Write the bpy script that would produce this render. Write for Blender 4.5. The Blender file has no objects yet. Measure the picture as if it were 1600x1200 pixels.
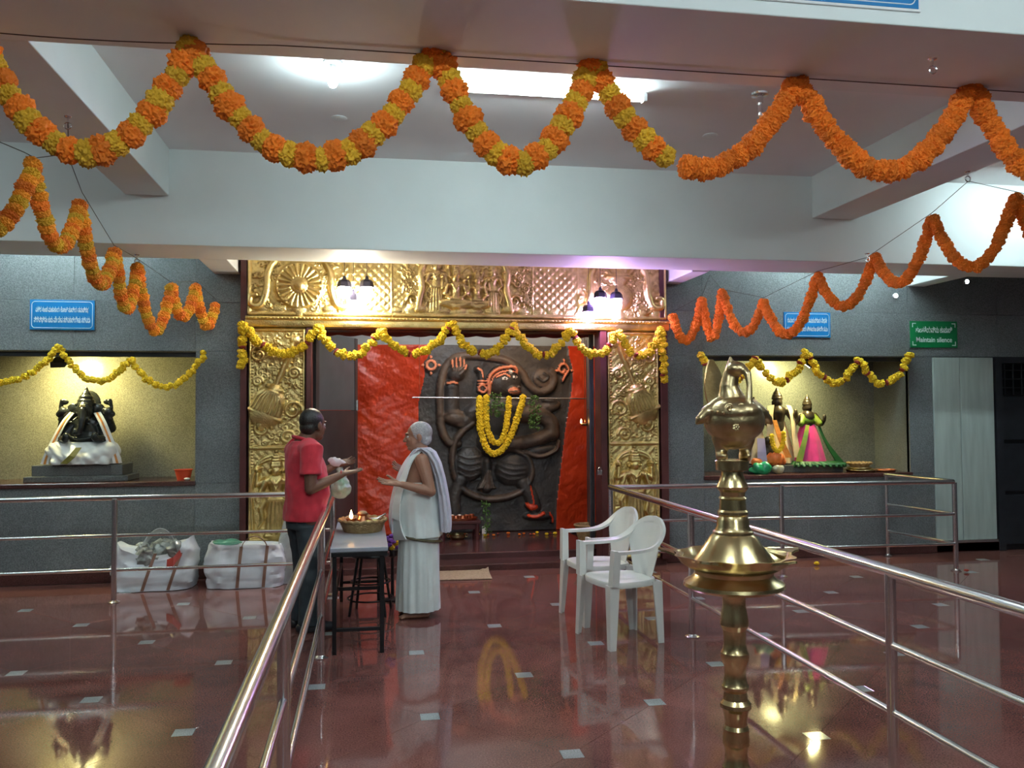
import bpy, bmesh, math, random
import numpy as np
from mathutils import Vector, Matrix, Quaternion, noise as mnoise
random.seed(7); np.random.seed(7)
scene = bpy.context.scene
COL = scene.collection
PI = math.pi

# ------------------------------------------------------------------ camera
CAM_H = 1.58
FPX = 1345.0                                    # focal length in pixels of a 1600 x 1200 frame
ROOM_X = Vector((0.98605501, 0.0, 0.16641969))  # room axes seen from the camera (right, up, forward)
ROOM_Y = Vector((-0.16632099, -0.0344365, 0.98547017))
ROOM_Z = Vector((-0.00573091, 0.99940689, 0.03395629))
cam_data = bpy.data.cameras.new('camera')
cam = bpy.data.objects.new('camera', cam_data); COL.objects.link(cam)
right = Vector((ROOM_X[0], ROOM_Y[0], ROOM_Z[0])); up = Vector((ROOM_X[1], ROOM_Y[1], ROOM_Z[1])); fwd = Vector((ROOM_X[2], ROOM_Y[2], ROOM_Z[2]))
cam.matrix_world = Matrix(((right.x, up.x, -fwd.x, 0), (right.y, up.y, -fwd.y, 0), (right.z, up.z, -fwd.z, CAM_H), (0, 0, 0, 1)))
cam_data.sensor_width = 36.0; cam_data.lens = FPX / 1600 * 36.0; cam_data.clip_start = 0.05; cam_data.clip_end = 100
scene.camera = cam

# ------------------------------------------------------------------ world, exposure, light levels
world = bpy.data.worlds.new('world'); scene.world = world; world.use_nodes = True
world.node_tree.nodes['Background'].inputs[0].default_value = (0.62, 0.72, 0.8, 1)
world.node_tree.nodes['Background'].inputs[1].default_value = 0.02
vs = scene.view_settings
scene.display_settings.display_device = 'sRGB'
vs.view_transform = 'Standard'; vs.look = 'None'; vs.gamma = 1.0; vs.use_curve_mapping = False
vs.exposure = 1.4
scene.cycles.max_bounces = 8; scene.cycles.diffuse_bounces = 4; scene.cycles.glossy_bounces = 3; scene.cycles.transmission_bounces = 2; scene.cycles.transparent_max_bounces = 6
TUBE = 52.0
TUBE_ENTRY = 120.0   # unseen entrance bay tubes, strengthened as fill from the camera side
# emission of the fluorescent tubes
BULB = 130.0        # screw-in lamp on the ceiling
PENDANT = 62.0     # glass pendants by the gold frame
FLOOD = 230.0       # watts of a niche flood light
SANCTUM = 40.0     # tube behind the gold lintel

def at(px, py, Y=None, z=None, X=None):
    """point of the room on the plane y=Y (or z, or x) that the photograph shows at a pixel"""
    c = Vector(((px - 800) / FPX, -(py - 600) / FPX, 1.0))
    r = Vector((c.dot(ROOM_X), c.dot(ROOM_Y), c.dot(ROOM_Z)))
    t = Y / r.y if Y is not None else ((z - CAM_H) / r.z if z is not None else X / r.x)
    return Vector((0, 0, CAM_H)) + r * t

# ------------------------------------------------------------------ materials
MATS = {}
def mat(name, col, rough=0.5, metal=0.0, var=0.0, scale=8.0, bump=0.0, bscale=None, col2=None, emit=0.0, ecol=None,
        coat=0.0, spec=0.5, alpha=1.0, trans=0.0, per_object=0.0, detail=4.0, sub=0.0, objcoord=True, sheen=0.0, contrast=(0.3, 0.7), stretch=None):
    if name in MATS: return MATS[name]
    m = bpy.data.materials.new(name); m.use_nodes = True
    nt = m.node_tree; N = nt.nodes; L = nt.links; b = N['Principled BSDF']
    b.inputs['Base Color'].default_value = (*col, 1); b.inputs['Roughness'].default_value = rough; b.inputs['Metallic'].default_value = metal
    b.inputs['Specular IOR Level'].default_value = spec; b.inputs['Coat Weight'].default_value = coat; b.inputs['Coat Roughness'].default_value = 0.06
    b.inputs['Alpha'].default_value = alpha; b.inputs['Transmission Weight'].default_value = trans
    b.inputs['Sheen Weight'].default_value = sheen
    if sub: b.inputs['Subsurface Weight'].default_value = sub; b.inputs['Subsurface Radius'].default_value = (0.02, 0.008, 0.004)
    if emit:
        b.inputs['Emission Color'].default_value = (*(ecol or col), 1); b.inputs['Emission Strength'].default_value = emit
    src = None
    if var or bump or col2:
        tc = N.new('ShaderNodeTexCoord'); mp = N.new('ShaderNodeMapping')
        L.new(tc.outputs['Object'], mp.inputs[0])
        if stretch: mp.inputs['Scale'].default_value = stretch
    if var or col2:
        nz = N.new('ShaderNodeTexNoise'); nz.inputs['Scale'].default_value = scale; nz.inputs['Detail'].default_value = detail
        L.new(mp.outputs[0], nz.inputs['Vector'])
        rp = N.new('ShaderNodeValToRGB'); c2 = col2 or tuple(max(0, c * (1 - var)) for c in col); c1 = col if col2 else tuple(min(1, c * (1 + var)) for c in col)
        rp.color_ramp.elements[0].position = contrast[0]; rp.color_ramp.elements[0].color = (*c2, 1)
        rp.color_ramp.elements[1].position = contrast[1]; rp.color_ramp.elements[1].color = (*c1, 1)
        L.new(nz.outputs['Fac'], rp.inputs[0]); src = rp.outputs[0]
    if per_object:
        oi = N.new('ShaderNodeObjectInfo'); hs = N.new('ShaderNodeHueSaturation'); mr = N.new('ShaderNodeMapRange')
        mr.inputs['To Min'].default_value = 1 - per_object; mr.inputs['To Max'].default_value = 1 + per_object
        L.new(oi.outputs['Random'], mr.inputs['Value']); L.new(mr.outputs[0], hs.inputs['Value'])
        if src: L.new(src, hs.inputs['Color'])
        else: hs.inputs['Color'].default_value = (*col, 1)
        src = hs.outputs[0]
    if src: L.new(src, b.inputs['Base Color'])
    if bump:
        n2 = N.new('ShaderNodeTexNoise'); n2.inputs['Scale'].default_value = bscale or scale * 4; n2.inputs['Detail'].default_value = 5
        L.new(mp.outputs[0], n2.inputs['Vector'])
        bp = N.new('ShaderNodeBump'); bp.inputs['Strength'].default_value = bump; bp.inputs['Distance'].default_value = 0.01
        L.new(n2.outputs['Fac'], bp.inputs['Height']); L.new(bp.outputs[0], b.inputs['Normal'])
    MATS[name] = m
    return m

def granite(name, dark, light, rough, coat=0.0, speck=160.0, per_object=0.05, cloud=2.5, cloudamt=0.25, spec=0.5):
    m = bpy.data.materials.new(name); m.use_nodes = True
    nt = m.node_tree; N = nt.nodes; L = nt.links; b = N['Principled BSDF']
    b.inputs['Roughness'].default_value = rough; b.inputs['Coat Weight'].default_value = coat; b.inputs['Coat Roughness'].default_value = 0.05
    b.inputs['Specular IOR Level'].default_value = spec
    tc = N.new('ShaderNodeNewGeometry')
    n1 = N.new('ShaderNodeTexNoise'); n1.inputs['Scale'].default_value = speck; n1.inputs['Detail'].default_value = 3; n1.inputs['Roughness'].default_value = 0.7
    n2 = N.new('ShaderNodeTexNoise'); n2.inputs['Scale'].default_value = cloud; n2.inputs['Detail'].default_value = 6; n2.inputs['Roughness'].default_value = 0.6
    L.new(tc.outputs['Position'], n1.inputs['Vector']); L.new(tc.outputs['Position'], n2.inputs['Vector'])
    rp = N.new('ShaderNodeValToRGB'); rp.color_ramp.elements[0].position = 0.32; rp.color_ramp.elements[0].color = (*dark, 1)
    rp.color_ramp.elements[1].position = 0.68; rp.color_ramp.elements[1].color = (*light, 1)
    L.new(n1.outputs['Fac'], rp.inputs[0])
    mr = N.new('ShaderNodeMapRange'); mr.inputs['From Min'].default_value = 0.3; mr.inputs['From Max'].default_value = 0.7
    mr.inputs['To Min'].default_value = 1 - cloudamt; mr.inputs['To Max'].default_value = 1 + cloudamt
    L.new(n2.outputs['Fac'], mr.inputs['Value'])
    oi = N.new('ShaderNodeObjectInfo'); m2 = N.new('ShaderNodeMapRange'); m2.inputs['To Min'].default_value = 1 - per_object; m2.inputs['To Max'].default_value = 1 + per_object
    L.new(oi.outputs['Random'], m2.inputs['Value'])
    mu = N.new('ShaderNodeMath'); mu.operation = 'MULTIPLY'; L.new(mr.outputs[0], mu.inputs[0]); L.new(m2.outputs[0], mu.inputs[1])
    hs = N.new('ShaderNodeHueSaturation'); L.new(rp.outputs[0], hs.inputs['Color']); L.new(mu.outputs[0], hs.inputs['Value'])
    L.new(hs.outputs[0], b.inputs['Base Color'])
    MATS[name] = m
    return m

M_white = mat('white_paint', (0.74, 0.79, 0.78), 0.6, var=0.03, scale=2.0)
M_ceil = mat('ceiling_paint', (0.84, 0.83, 0.84), 0.7, var=0.03, scale=1.5)
M_floor = granite('red_polished_granite', (0.112, 0.041, 0.034), (0.28, 0.12, 0.102), 0.05, speck=120, per_object=0.08, cloud=1.6, cloudamt=0.25, spec=0.7)
M_inset = granite('pale_grey_granite', (0.2, 0.23, 0.23), (0.42, 0.46, 0.46), 0.12, speck=150, per_object=0.08)
M_wall = granite('grey_granite', (0.085, 0.095, 0.098), (0.25, 0.265, 0.27), 0.33, speck=95, per_object=0.06, cloud=1.8, cloudamt=0.16)
M_niche = granite('niche_granite', (0.15, 0.14, 0.105), (0.34, 0.325, 0.25), 0.22, speck=110, per_object=0.03, cloud=2, cloudamt=0.12)
M_niche2 = granite('grey_niche_granite', (0.10, 0.108, 0.10), (0.25, 0.26, 0.24), 0.25, speck=110, per_object=0.03, cloud=2, cloudamt=0.16)
M_ledge = granite('dark_red_granite', (0.05, 0.018, 0.016), (0.12, 0.05, 0.045), 0.15, speck=120)
M_door = mat('pale_green_laminate', (0.45, 0.53, 0.49), 0.45, var=0.12, scale=3.0, stretch=(6, 6, 0.6))
M_black = mat('black_metal', (0.012, 0.012, 0.014), 0.4, 0.3)
M_dark = mat('black_enamel', (0.02, 0.022, 0.027), 0.35, var=0.2)
M_steel = mat('stainless_steel', (0.82, 0.83, 0.84), 0.2, 1.0, bump=0.03, bscale=60)
M_gold = mat('embossed_gold_sheet', (0.82, 0.65, 0.29), 0.36, 1.0, col2=(0.57, 0.42, 0.16), scale=9, bump=0.55, bscale=75)
M_brass = mat('polished_brass', (0.74, 0.60, 0.32), 0.25, 1.0, col2=(0.58, 0.45, 0.22), scale=14, bump=0.06, bscale=50)
M_oldbrass = mat('dull_cast_brass', (0.62, 0.49, 0.27), 0.33, 1.0, col2=(0.44, 0.33, 0.17), scale=14, bump=0.15, bscale=60)
M_maroon = mat('maroon_wood', (0.085, 0.022, 0.02), 0.4, var=0.25, scale=6)
M_orange = mat('orange_marigold', (0.9, 0.25, 0.012), 0.75, col2=(0.74, 0.15, 0.006), scale=60, per_object=0.14, sub=0.0)
M_mustard = mat('mustard_marigold', (0.82, 0.5, 0.03), 0.75, col2=(0.62, 0.33, 0.012), scale=60, per_object=0.14)
M_amber = mat('amber_marigold', (0.92, 0.37, 0.02), 0.75, col2=(0.78, 0.25, 0.008), scale=60, per_object=0.12)
M_yellow = mat('yellow_chrysanthemum', (0.93, 0.66, 0.02), 0.75, col2=(0.7, 0.42, 0.005), scale=60, per_object=0.1)
M_redpetal = mat('dark_red_petals', (0.28, 0.03, 0.015), 0.7)
M_thread = mat('dark_thread', (0.07, 0.055, 0.045), 0.8)

# ------------------------------------------------------------------ builders
def link_mesh(name, me, m=None, parent=None, smooth=False):
    o = bpy.data.objects.new(name, me); COL.objects.link(o)
    if m is not None:
        for k in (m if isinstance(m, (list, tuple)) else [m]): me.materials.append(k)
    if smooth:
        me.polygons.foreach_set('use_smooth', [True] * len(me.polygons))
        if smooth != 'all':
            me.set_sharp_from_angle(angle=math.radians(float(smooth) if smooth is not True else 40))
    if parent is not None: adopt(o, parent)
    return o
def wloc(o):
    p = Vector(o.location)
    while o.parent: o = o.parent; p += Vector(o.location)
    return p
def adopt(o, parent):
    o.location = Vector(o.location) - wloc(parent); o.parent = parent
def tag(o, label, cat, group=None):
    o['label'] = label; o['category'] = cat
    if group: o['group'] = group
    return o
def thing(name, label, cat, loc=(0, 0, 0), group=None):
    o = bpy.data.objects.new(name, None); COL.objects.link(o); o.location = loc; o.empty_display_size = 0.1
    return tag(o, label, cat, group)

def frame_of(d):
    d = Vector(d).normalized(); a = Vector((0, 0, 1)) if abs(d.z) < 0.95 else Vector((0, 1, 0))
    u = a.cross(d).normalized(); v = d.cross(u).normalized()
    return u, v

class MB:
    """collects shapes; build() links them as one mesh object"""
    def __init__(s): s.v = []; s.f = []
    def raw(s, vs, fs):
        n = len(s.v); s.v += [tuple(p) for p in vs]; s.f += [tuple(i + n for i in f) for f in fs]; return s
    def box(s, x0, x1, y0, y1, z0, z1):
        return s.raw([(x0,y0,z0),(x1,y0,z0),(x1,y1,z0),(x0,y1,z0),(x0,y0,z1),(x1,y0,z1),(x1,y1,z1),(x0,y1,z1)],
                     [(0,3,2,1),(4,5,6,7),(0,1,5,4),(1,2,6,5),(2,3,7,6),(3,0,4,7)])
    def bbox(s, x0, x1, y0, y1, z0, z1, b=0.01):
        bm = bmesh.new(); bmesh.ops.create_cube(bm, size=1.0)
        for v in bm.verts: v.co = Vector(((x0+x1)/2 + v.co.x*(x1-x0), (y0+y1)/2 + v.co.y*(y1-y0), (z0+z1)/2 + v.co.z*(z1-z0)))
        bmesh.ops.bevel(bm, geom=list(bm.edges), offset=b, segments=2, profile=0.5, affect='EDGES')
        bm.verts.index_update(); s.raw([v.co for v in bm.verts], [[v.index for v in f.verts] for f in bm.faces]); bm.free(); return s
    def rings(s, rings, cap=True, closed=False):
        n = len(rings[0]); k = len(rings); vs = [p for r in rings for p in r]; fs = []
        for i in range(k if closed else k - 1):
            j = (i + 1) % k
            for a in range(n):
                b = (a + 1) % n; fs.append((i*n+a, i*n+b, j*n+b, j*n+a))
        if cap and not closed:
            fs.append(tuple(range(n))[::-1]); fs.append(tuple((k-1)*n + a for a in range(n)))
        return s.raw(vs, fs)
    def tube(s, pts, r, n=12, closed=False, flat=None, cap=True):
        pts = [Vector(p) for p in pts]; k = len(pts); rs = r if isinstance(r, (list, tuple)) else [r]*k
        rings = []; u = None
        for i, p in enumerate(pts):
            if closed: d = pts[(i+1) % k] - pts[i-1]
            else: d = pts[min(i+1, k-1)] - pts[max(i-1, 0)]
            if d.length < 1e-9: d = Vector((0, 0, 1))
            d.normalize()
            if u is None: u, v = frame_of(d)
            else:
                u = (u - d * u.dot(d));
                if u.length < 1e-6: u, v = frame_of(d)
                u.normalize(); v = d.cross(u)
            fl = flat or 1.0
            rings.append([p + u * (rs[i]*math.cos(2*PI*a/n)) + v * (rs[i]*fl*math.sin(2*PI*a/n)) for a in range(n)])
        return s.rings(rings, cap=cap, closed=closed)
    def cyl(s, p0, p1, r0, r1=None, n=16): return s.tube([p0, p1], [r0, r0 if r1 is None else r1], n)
    def lathe(s, prof, c=(0, 0, 0), n=32, sx=1.0, sy=1.0, wob=None):
        rings = []
        for (r, z) in prof:
            rings.append([(c[0] + sx*max(r, 1e-4)*(1 + (wob(a*2*PI/n, z) if wob else 0))*math.cos(2*PI*a/n), c[1] + sy*max(r, 1e-4)*(1 + (wob(a*2*PI/n, z) if wob else 0))*math.sin(2*PI*a/n), c[2] + z) for a in range(n)])
        return s.rings(rings)
    def sph(s, c, r, nu=16, nv=10, q=None):
        rx, ry, rz = r if isinstance(r, (tuple, list)) else (r, r, r); c = Vector(c); vs = []; fs = []
        def tr(x, y, z):
            p = Vector((x*rx, y*ry, z*rz))
            if q: p = q @ p
            return c + p
        vs.append(tr(0, 0, -1))
        for i in range(1, nv):
            t = PI*i/nv
            for a in range(nu): vs.append(tr(math.sin(t)*math.cos(2*PI*a/nu), math.sin(t)*math.sin(2*PI*a/nu), -math.cos(t)))
        vs.append(tr(0, 0, 1)); L = len(vs) - 1
        for a in range(nu):
            b = (a+1) % nu; fs.append((0, 1+b, 1+a)); fs.append((L, L-nu+a, L-nu+b))
            for i in range(nv-2): fs.append((1+i*nu+a, 1+i*nu+b, 1+(i+1)*nu+b, 1+(i+1)*nu+a))
        return s.raw(vs, fs)
    def cap(s, p0, p1, r0, r1=None, n=14):
        """tapered capsule"""
        p0 = Vector(p0); p1 = Vector(p1); r1 = r0 if r1 is None else r1; d = p1 - p0
        if d.length < 1e-6: return s.sph(p0, max(r0, r1))
        d.normalize(); u, v = frame_of(d); rings = []
        def ring(c, r): rings.append([c + u*(r*math.cos(2*PI*a/n)) + v*(r*math.sin(2*PI*a/n)) for a in range(n)])
        for t in (0.02, 0.3, 0.6, 0.85): ring(p0 - d*(r0*math.cos(t*PI/2)), r0*math.sin(t*PI/2))
        ring(p0, r0); ring(p1, r1)
        for t in (0.85, 0.6, 0.3, 0.02): ring(p1 + d*(r1*math.cos(t*PI/2)), r1*math.sin(t*PI/2))
        return s.rings(rings)
    def chain(s, pts, rs, n=14):
        for i in range(len(pts)-1): s.cap(pts[i], pts[i+1], rs[i], rs[i+1], n)
        return s
    def strip(s, left, right, th=0.006):
        """a ribbon of cloth between two polylines, with thickness"""
        L = [Vector(p) for p in left]; R = [Vector(p) for p in right]; k = len(L); rows = []
        for i in range(k):
            t = L[min(i+1, k-1)] - L[max(i-1, 0)]; w = R[i] - L[i]; nn = t.cross(w)
            nn = nn.normalized()*th/2 if nn.length > 1e-9 else Vector((0, 0, th/2))
            rows.append([L[i]+nn, R[i]+nn, R[i]-nn, L[i]-nn])
        return s.rings(rows)
    def mesh(s, name):
        me = bpy.data.meshes.new(name); me.from_pydata(s.v, [], s.f); me.update()
        bm = bmesh.new(); bm.from_mesh(me); bmesh.ops.recalc_face_normals(bm, faces=bm.faces); bm.to_mesh(me); bm.free()
        return me
    def build(s, name, m, parent=None, smooth=False): return link_mesh(name, s.mesh(name), m, parent, smooth)
    def voxel(s, name, m, parent=None, size=0.006, smooth=6, push=None):
        """union of all shapes as one continuous skin"""
        me = s.mesh('tmp'); o = bpy.data.objects.new('tmp', me); COL.objects.link(o)
        r = o.modifiers.new('r', 'REMESH'); r.mode = 'VOXEL'; r.voxel_size = size; r.adaptivity = 0
        if smooth:
            k = o.modifiers.new('s', 'SMOOTH'); k.factor = 0.5; k.iterations = smooth
        dg = bpy.context.evaluated_depsgraph_get(); ne = bpy.data.meshes.new_from_object(o.evaluated_get(dg)); ne.name = name
        bpy.data.objects.remove(o); bpy.data.meshes.remove(me)
        if push:
            for v in ne.vertices: v.co = push(v.co.copy())
        ne.materials.clear()
        return link_mesh(name, ne, m, parent, 'all')

def structure(o): o['kind'] = 'structure'; return o
def quad_obj(name, m, parent, *boxes):
    b = MB()
    for x in boxes: b.box(*x)
    return b.build(name, m, parent)
# ================================================================== the setting
ZC = 3.745          # ceiling of the bays
ZB = 3.36           # underside of the cross beams and of the front beam
ZF = 2.96           # underside of the deep beam before the shrine
YW = 8.75           # granite wall
XL, XR, YR = -6.0, 9.6, -5.0
floor = structure(MB().box(XL-.2, XR+.2, YR-.2, YW+.3, -0.15, -0.004).build('floor', M_floor))
# rotated slabs with small pale squares at their corners
A = 0.6125; D = A; c = 0.05; g = 0.0006
def octo(me_name, z0=-0.004):
    k = D - c - g; e = c - g
    pts = [(k, -e), (k, e), (e, k), (-e, k), (-k, e), (-k, -e), (-e, -k), (e, -k)]
    b = MB(); b.rings([[(x, y, z0) for x, y in pts], [(x, y, -0.0006) for x, y in pts], [(x*.9985, y*.9985, 0) for x, y in pts]])
    return b.mesh(me_name)
slab_me = octo('floor_slab'); slab_me.materials.append(M_floor)
ins_me = MB().box(-c+g, c-g, -c+g, c-g, -0.004, 0.0002).mesh('stone_inset'); ins_me.materials.append(M_inset)
for i in range(-8, 15):
    for j in range(-4, 8):
        x = 0.325 + i*A; y = 4.56 + j*A
        if y > 8.6 or y < 2.4 or x < XL+.5 or x > XR-.5: continue
        if (i + j) % 2: 
            if y > 8.1: continue
            o = bpy.data.objects.new('floor_slab', slab_me)
        else: o = bpy.data.objects.new('stone_inset', ins_me)
        COL.objects.link(o); o.location = (x, y, 0); o.parent = floor

structure(MB().box(XL-.2, XR+.2, YR-.2, 11.4, ZC, ZC+.15).build('ceiling', M_ceil))
structure(MB().box(XL-.2, XL, YR, YW, 0, ZC).build('wall_left', M_wall))
structure(MB().box(XR, XR+.2, YR, YW, 0, ZC).build('wall_right', M_wall))
structure(quad_obj('wall_front', M_wall, None, (XL, -1.2, YR-.2, YR, 0, ZC), (4.2, XR, YR-.2, YR, 0, ZC), (-1.2, 4.2, YR-.2, YR, 2.6, ZC)))
# beams
def beam(n, *b):
    o = MB().bbox(*b, b=0.006).build('trim_%d' % n, M_white); return structure(o)
beam(1, XL, XR, 3.56, 4.36, ZB, ZC+.02)
beam(2, XL, XR, 7.30, 7.93, ZF, ZC+.02)
beam(3, -1.92, -1.585, 4.36, 7.30, ZB, ZC+.02)
beam(4, 4.045, 4.47, 4.36, 7.30, ZB, ZC+.02)
beam(5, -1.47, -1.225, 7.93, 8.76, ZF, ZC+.02)
beam(6, 3.125, 3.30, 7.93, 8.76, ZF-.01, ZC+.02)
beam(7, 5.98, 6.2, 7.93, 8.76, ZF+.02, ZC+.02)
beam(8, -1.92, -1.585, YR, 3.56, ZB, ZC+.02)
beam(9, 4.045, 4.47, YR, 3.56, ZB, ZC+.02)

# granite wall, panel by panel
wall = structure(quad_obj('wall_back', M_wall, None,
    (XL, -1.2, YW+.02, YW+.06, 0, .92), (XL, -3.78, YW+.02, YW+.06, .92, 2.2), (-1.64, -1.2, YW+.02, YW+.06, .92, 2.2), (XL, -1.2, YW+.02, YW+.06, 2.2, ZC),
    (3.1, 7.05, YW+.02, YW+.06, 0, .89), (3.1, 3.555, YW+.02, YW+.06, .89, 2.19), (5.98, 7.05, YW+.02, YW+.06, .89, 2.19), (3.1, XR, YW+.02, YW+.06, 2.19, ZC),
    (8.2, XR, YW+.02, YW+.06, 0, 2.19), (-1.2, 3.1, YW+.02, YW+.06, 3.3, ZC)))
def panel(x0, x1, z0, z1):
    MB().bbox(x0+.0012, x1-.0012, YW, YW+.021, z0+.0012, z1-.0012, b=0.0015).build('granite_panel', M_wall, wall)
for a, b2 in ((-6, -4.9), (-4.9, -3.78), (-3.78, -2.75), (-2.75, -1.64), (-1.64, -1.2)):
    panel(a, b2, .1, .92); panel(a, b2, 2.2, 2.68); panel(a, b2, 2.68, 3.3); panel(a, b2, 3.3, ZC)
for a, b2 in ((-6, -4.9), (-4.9, -3.78), (-1.64, -1.2)): panel(a, b2, .92, 2.2)
for a, b2 in ((3.1, 3.555), (3.555, 4.75), (4.75, 5.98), (5.98, 6.27)):
    panel(a, b2, .1, .89)
for a, b2 in ((3.1, 3.555), (3.555, 4.75), (4.75, 5.98), (5.98, 7.1), (7.1, 8.2), (8.2, XR)):
    panel(a, b2, 2.19, 2.67); panel(a, b2, 2.67, 3.3); panel(a, b2, 3.3, ZC)
panel(3.1, 3.555, .89, 2.19); panel(5.98, 6.27, .89, 2.19); panel(8.2, XR, .1, 2.19)
for i, (a, b2) in enumerate(((XL, -1.2), (3.1, 7.05), (8.2, XR))):
    structure(MB().bbox(a, b2, YW-.018, YW+.03, 0, .1, b=0.004).build('baseboard_%s' % ('left', 'right', 'far_right')[i], M_ledge))
# niches
def niche(side, x0, x1, z0, z1, m, d=0.68):
    y1 = YW + d
    w = structure(quad_obj('wall_niche_%s' % side, m, None, (x0-.04, x1+.04, y1, y1+.04, z0-.04, z1+.04), (x0-.04, x0, YW+.021, y1, z0-.04, z1+.04), (x1, x1+.04, YW+.021, y1, z0-.04, z1+.04), (x0, x1, YW+.021, y1, z1, z1+.04)))
    structure(MB().bbox(x0-.01, x1+.01, YW-.03, y1, z0-.045, z0, b=0.008).build('trim_ledge_%s' % side, M_ledge))
    structure(MB().bbox(x0, x1, YW+.05, YW+.085, z1-.045, z1, b=0.004).build('trim_rail_%s' % side, M_dark))
niche('left', -3.78, -1.64, .945, 2.19, M_niche)
niche('right', 3.555, 5.98, .90, 2.18, M_niche2)

# pale door leaves and the black steel gate at the right
d1 = structure(MB().bbox(6.275, 6.605, YW-.012, YW+.03, .13, 2.18, b=0.004).build('door_1', M_door))
MB().bbox(6.612, 7.03, YW-.012, YW+.03, .13, 2.18, b=0.004).build('door_leaf', M_door, d1)
MB().box(6.27, 7.04, YW-.02, YW+.01, .10, .128).build('threshold', M_steel, d1)
structure(MB().box(6.27, 7.05, YW-.018, YW+.03, .0, .1).build('baseboard_door', M_ledge))
d2 = structure(quad_obj('door_2', M_dark, None, (7.05, 7.13, YW-.03, YW+.06, 0, 2.19), (8.12, 8.2, YW-.03, YW+.06, 0, 2.19), (7.13, 8.12, YW-.03, YW+.06, 2.12, 2.19)))
for z0, z1 in ((.06, .62), (.66, 1.2), (1.24, 1.74)):
    MB().bbox(7.14, 8.11, YW+.0, YW+.03, z0, z1, b=0.01).build('door_panel', M_dark, d2)
MB().box(7.13, 8.12, YW+.03, YW+.05, 0, 1.8).build('backing_sheet', M_black, d2)
for k in range(9):
    MB().cyl((7.2+.11*k, YW+.02, 1.76), (7.2+.11*k, YW+.02, 2.12), .008, n=6).build('grille_bar', M_dark, d2)
for k in range(3):
    MB().cyl((7.13, YW+.02, 1.84+.1*k), (8.12, YW+.02, 1.84+.1*k), .007, n=6).build('grille_bar', M_dark, d2)
structure(MB().box(7.05, 8.2, YW+.5, YW+.54, 0, 2.3).build('wall_beyond_gate', M_black))

# sanctum: raised floor, two low steps, side and back walls
M_plaster = mat('sanctum_plaster', (0.42, 0.46, 0.48), 0.7, var=0.1, scale=3)
M_slate = mat('slate_wall', (0.11, 0.125, 0.135), 0.45, var=0.15, scale=20)
structure(MB().bbox(-1.2, 3.1, 8.66, 11.2, -.1, .06, b=.01).build('floor_step', M_ledge))
s2 = structure(MB().bbox(-.58, 2.44, 9.0, 11.2, .0, .125, b=.01).build('floor_sanctum', M_ledge))
structure(MB().box(-1.3, 3.3, 11.0, 11.1, 0, ZC).build('wall_sanctum_back', M_plaster))
structure(MB().box(-1.3, -1.2, 8.78, 11.0, 0, ZC).build('wall_sanctum_left', M_slate))
structure(MB().box(3.1, 3.2, 8.78, 11.0, 0, ZC).build('wall_sanctum_right', M_slate))

# ================================================================== lamps of the hall
M_tube = mat('lit_tube', (0.9, 0.97, 1.0), 0.4, emit=TUBE, ecol=(0.76, 0.97, 1.0))
M_fit = mat('white_enamel', (0.75, 0.77, 0.77), 0.4)
M_tube2 = mat('lit_entry_tube', (0.9, 0.97, 1.0), 0.4, emit=TUBE_ENTRY, ecol=(0.8, 0.97, 1.0))
def tube_light(c, ln, label, group=None, along='x', m=None):
    c = Vector(c); t = thing('tube_light', label, 'tube light', c, group)
    ax = Vector((1, 0, 0)) if along == 'x' else Vector((0, 1, 0)); h = ln/2
    MB().cyl(c - ax*h, c + ax*h, .016, n=16).build('tube', m or M_tube, t, True)
    w = .03
    if along == 'x': MB().bbox(c.x-h-.03, c.x+h+.03, c.y+.02, c.y+.075, c.z+.005, ZC-.0005, b=.004).build('batten', M_fit, t)
    else: MB().bbox(c.x+.02, c.x+.075, c.y-h-.03, c.y+h+.03, c.z+.005, ZC-.0005, b=.004).build('batten', M_fit, t)
    for s in (-1, 1):
        p = c + ax*(s*(h+.012)); MB().bbox(p.x-.014, p.x+.014, p.y-.022, p.y+.03, p.z-.02, p.z+.04, b=.004).build('end_holder', M_fit, t)
tube_light((1.19, 5.52, 3.695), 1.3, 'long bright tube light on the ceiling behind the marigold garland')
tube_light((6.1, 6.55, 3.695), 1.2, 'tube light in the ceiling bay at the right edge, beyond the cross beam')
tube_light((-4.3, 5.6, 3.695), 1.2, 'tube light in the ceiling bay left of the cross beam')
tube_light((-.2, 1.2, 3.695), 1.2, 'tube light above the entrance end of the left aisle railing', m=M_tube2)
tube_light((3.0, 1.2, 3.695), 1.2, 'tube light above the entrance end of the right aisle railing', m=M_tube2)
tube_light((1.3, -2.2, 3.695), 1.2, 'tube light nearest the entrance opening', m=M_tube2)
tube_light((-3.0, 8.1, 3.695), 1.2, 'tube light on the ceiling strip above the left niche wall')
tube_light((5.0, 8.1, 3.695), 1.2, 'tube light on the ceiling strip above the right niche wall')
M_bulb = mat('lit_bulb', (0.9, 0.97, 1.0), 0.4, emit=BULB, ecol=(0.74, 0.97, 1.0))
def bulb(c, lit, label):
    t = thing('ceiling_lamp', label, 'lamp', c); x, y, z = c
    MB().lathe([(.0, 0), (.062, 0), (.058, -.012), (.03, -.016), (.022, -.02), (.022, -.065), (.0, -.065)], c, 24).build('holder', M_fit if lit else M_steel, t, True)
    if lit: MB().lathe([(.0, -.16), (.018, -.155), (.03, -.135), (.031, -.105), (.022, -.075), (.014, -.06), (0, -.06)], c, 20).build('bulb', M_bulb, t, True)
    else: MB().lathe([(.0, -.15), (.014, -.15), (.02, -.12), (.012, -.09), (.02, -.06), (0, -.06)], c, 16).build('socket', M_steel, t, True)
bulb((-.205, 5.33, ZC), True, 'glowing white bulb in a round holder on the ceiling')
bulb((2.64, 5.43, ZC), False, 'empty steel lamp socket hanging from the ceiling')
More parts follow.
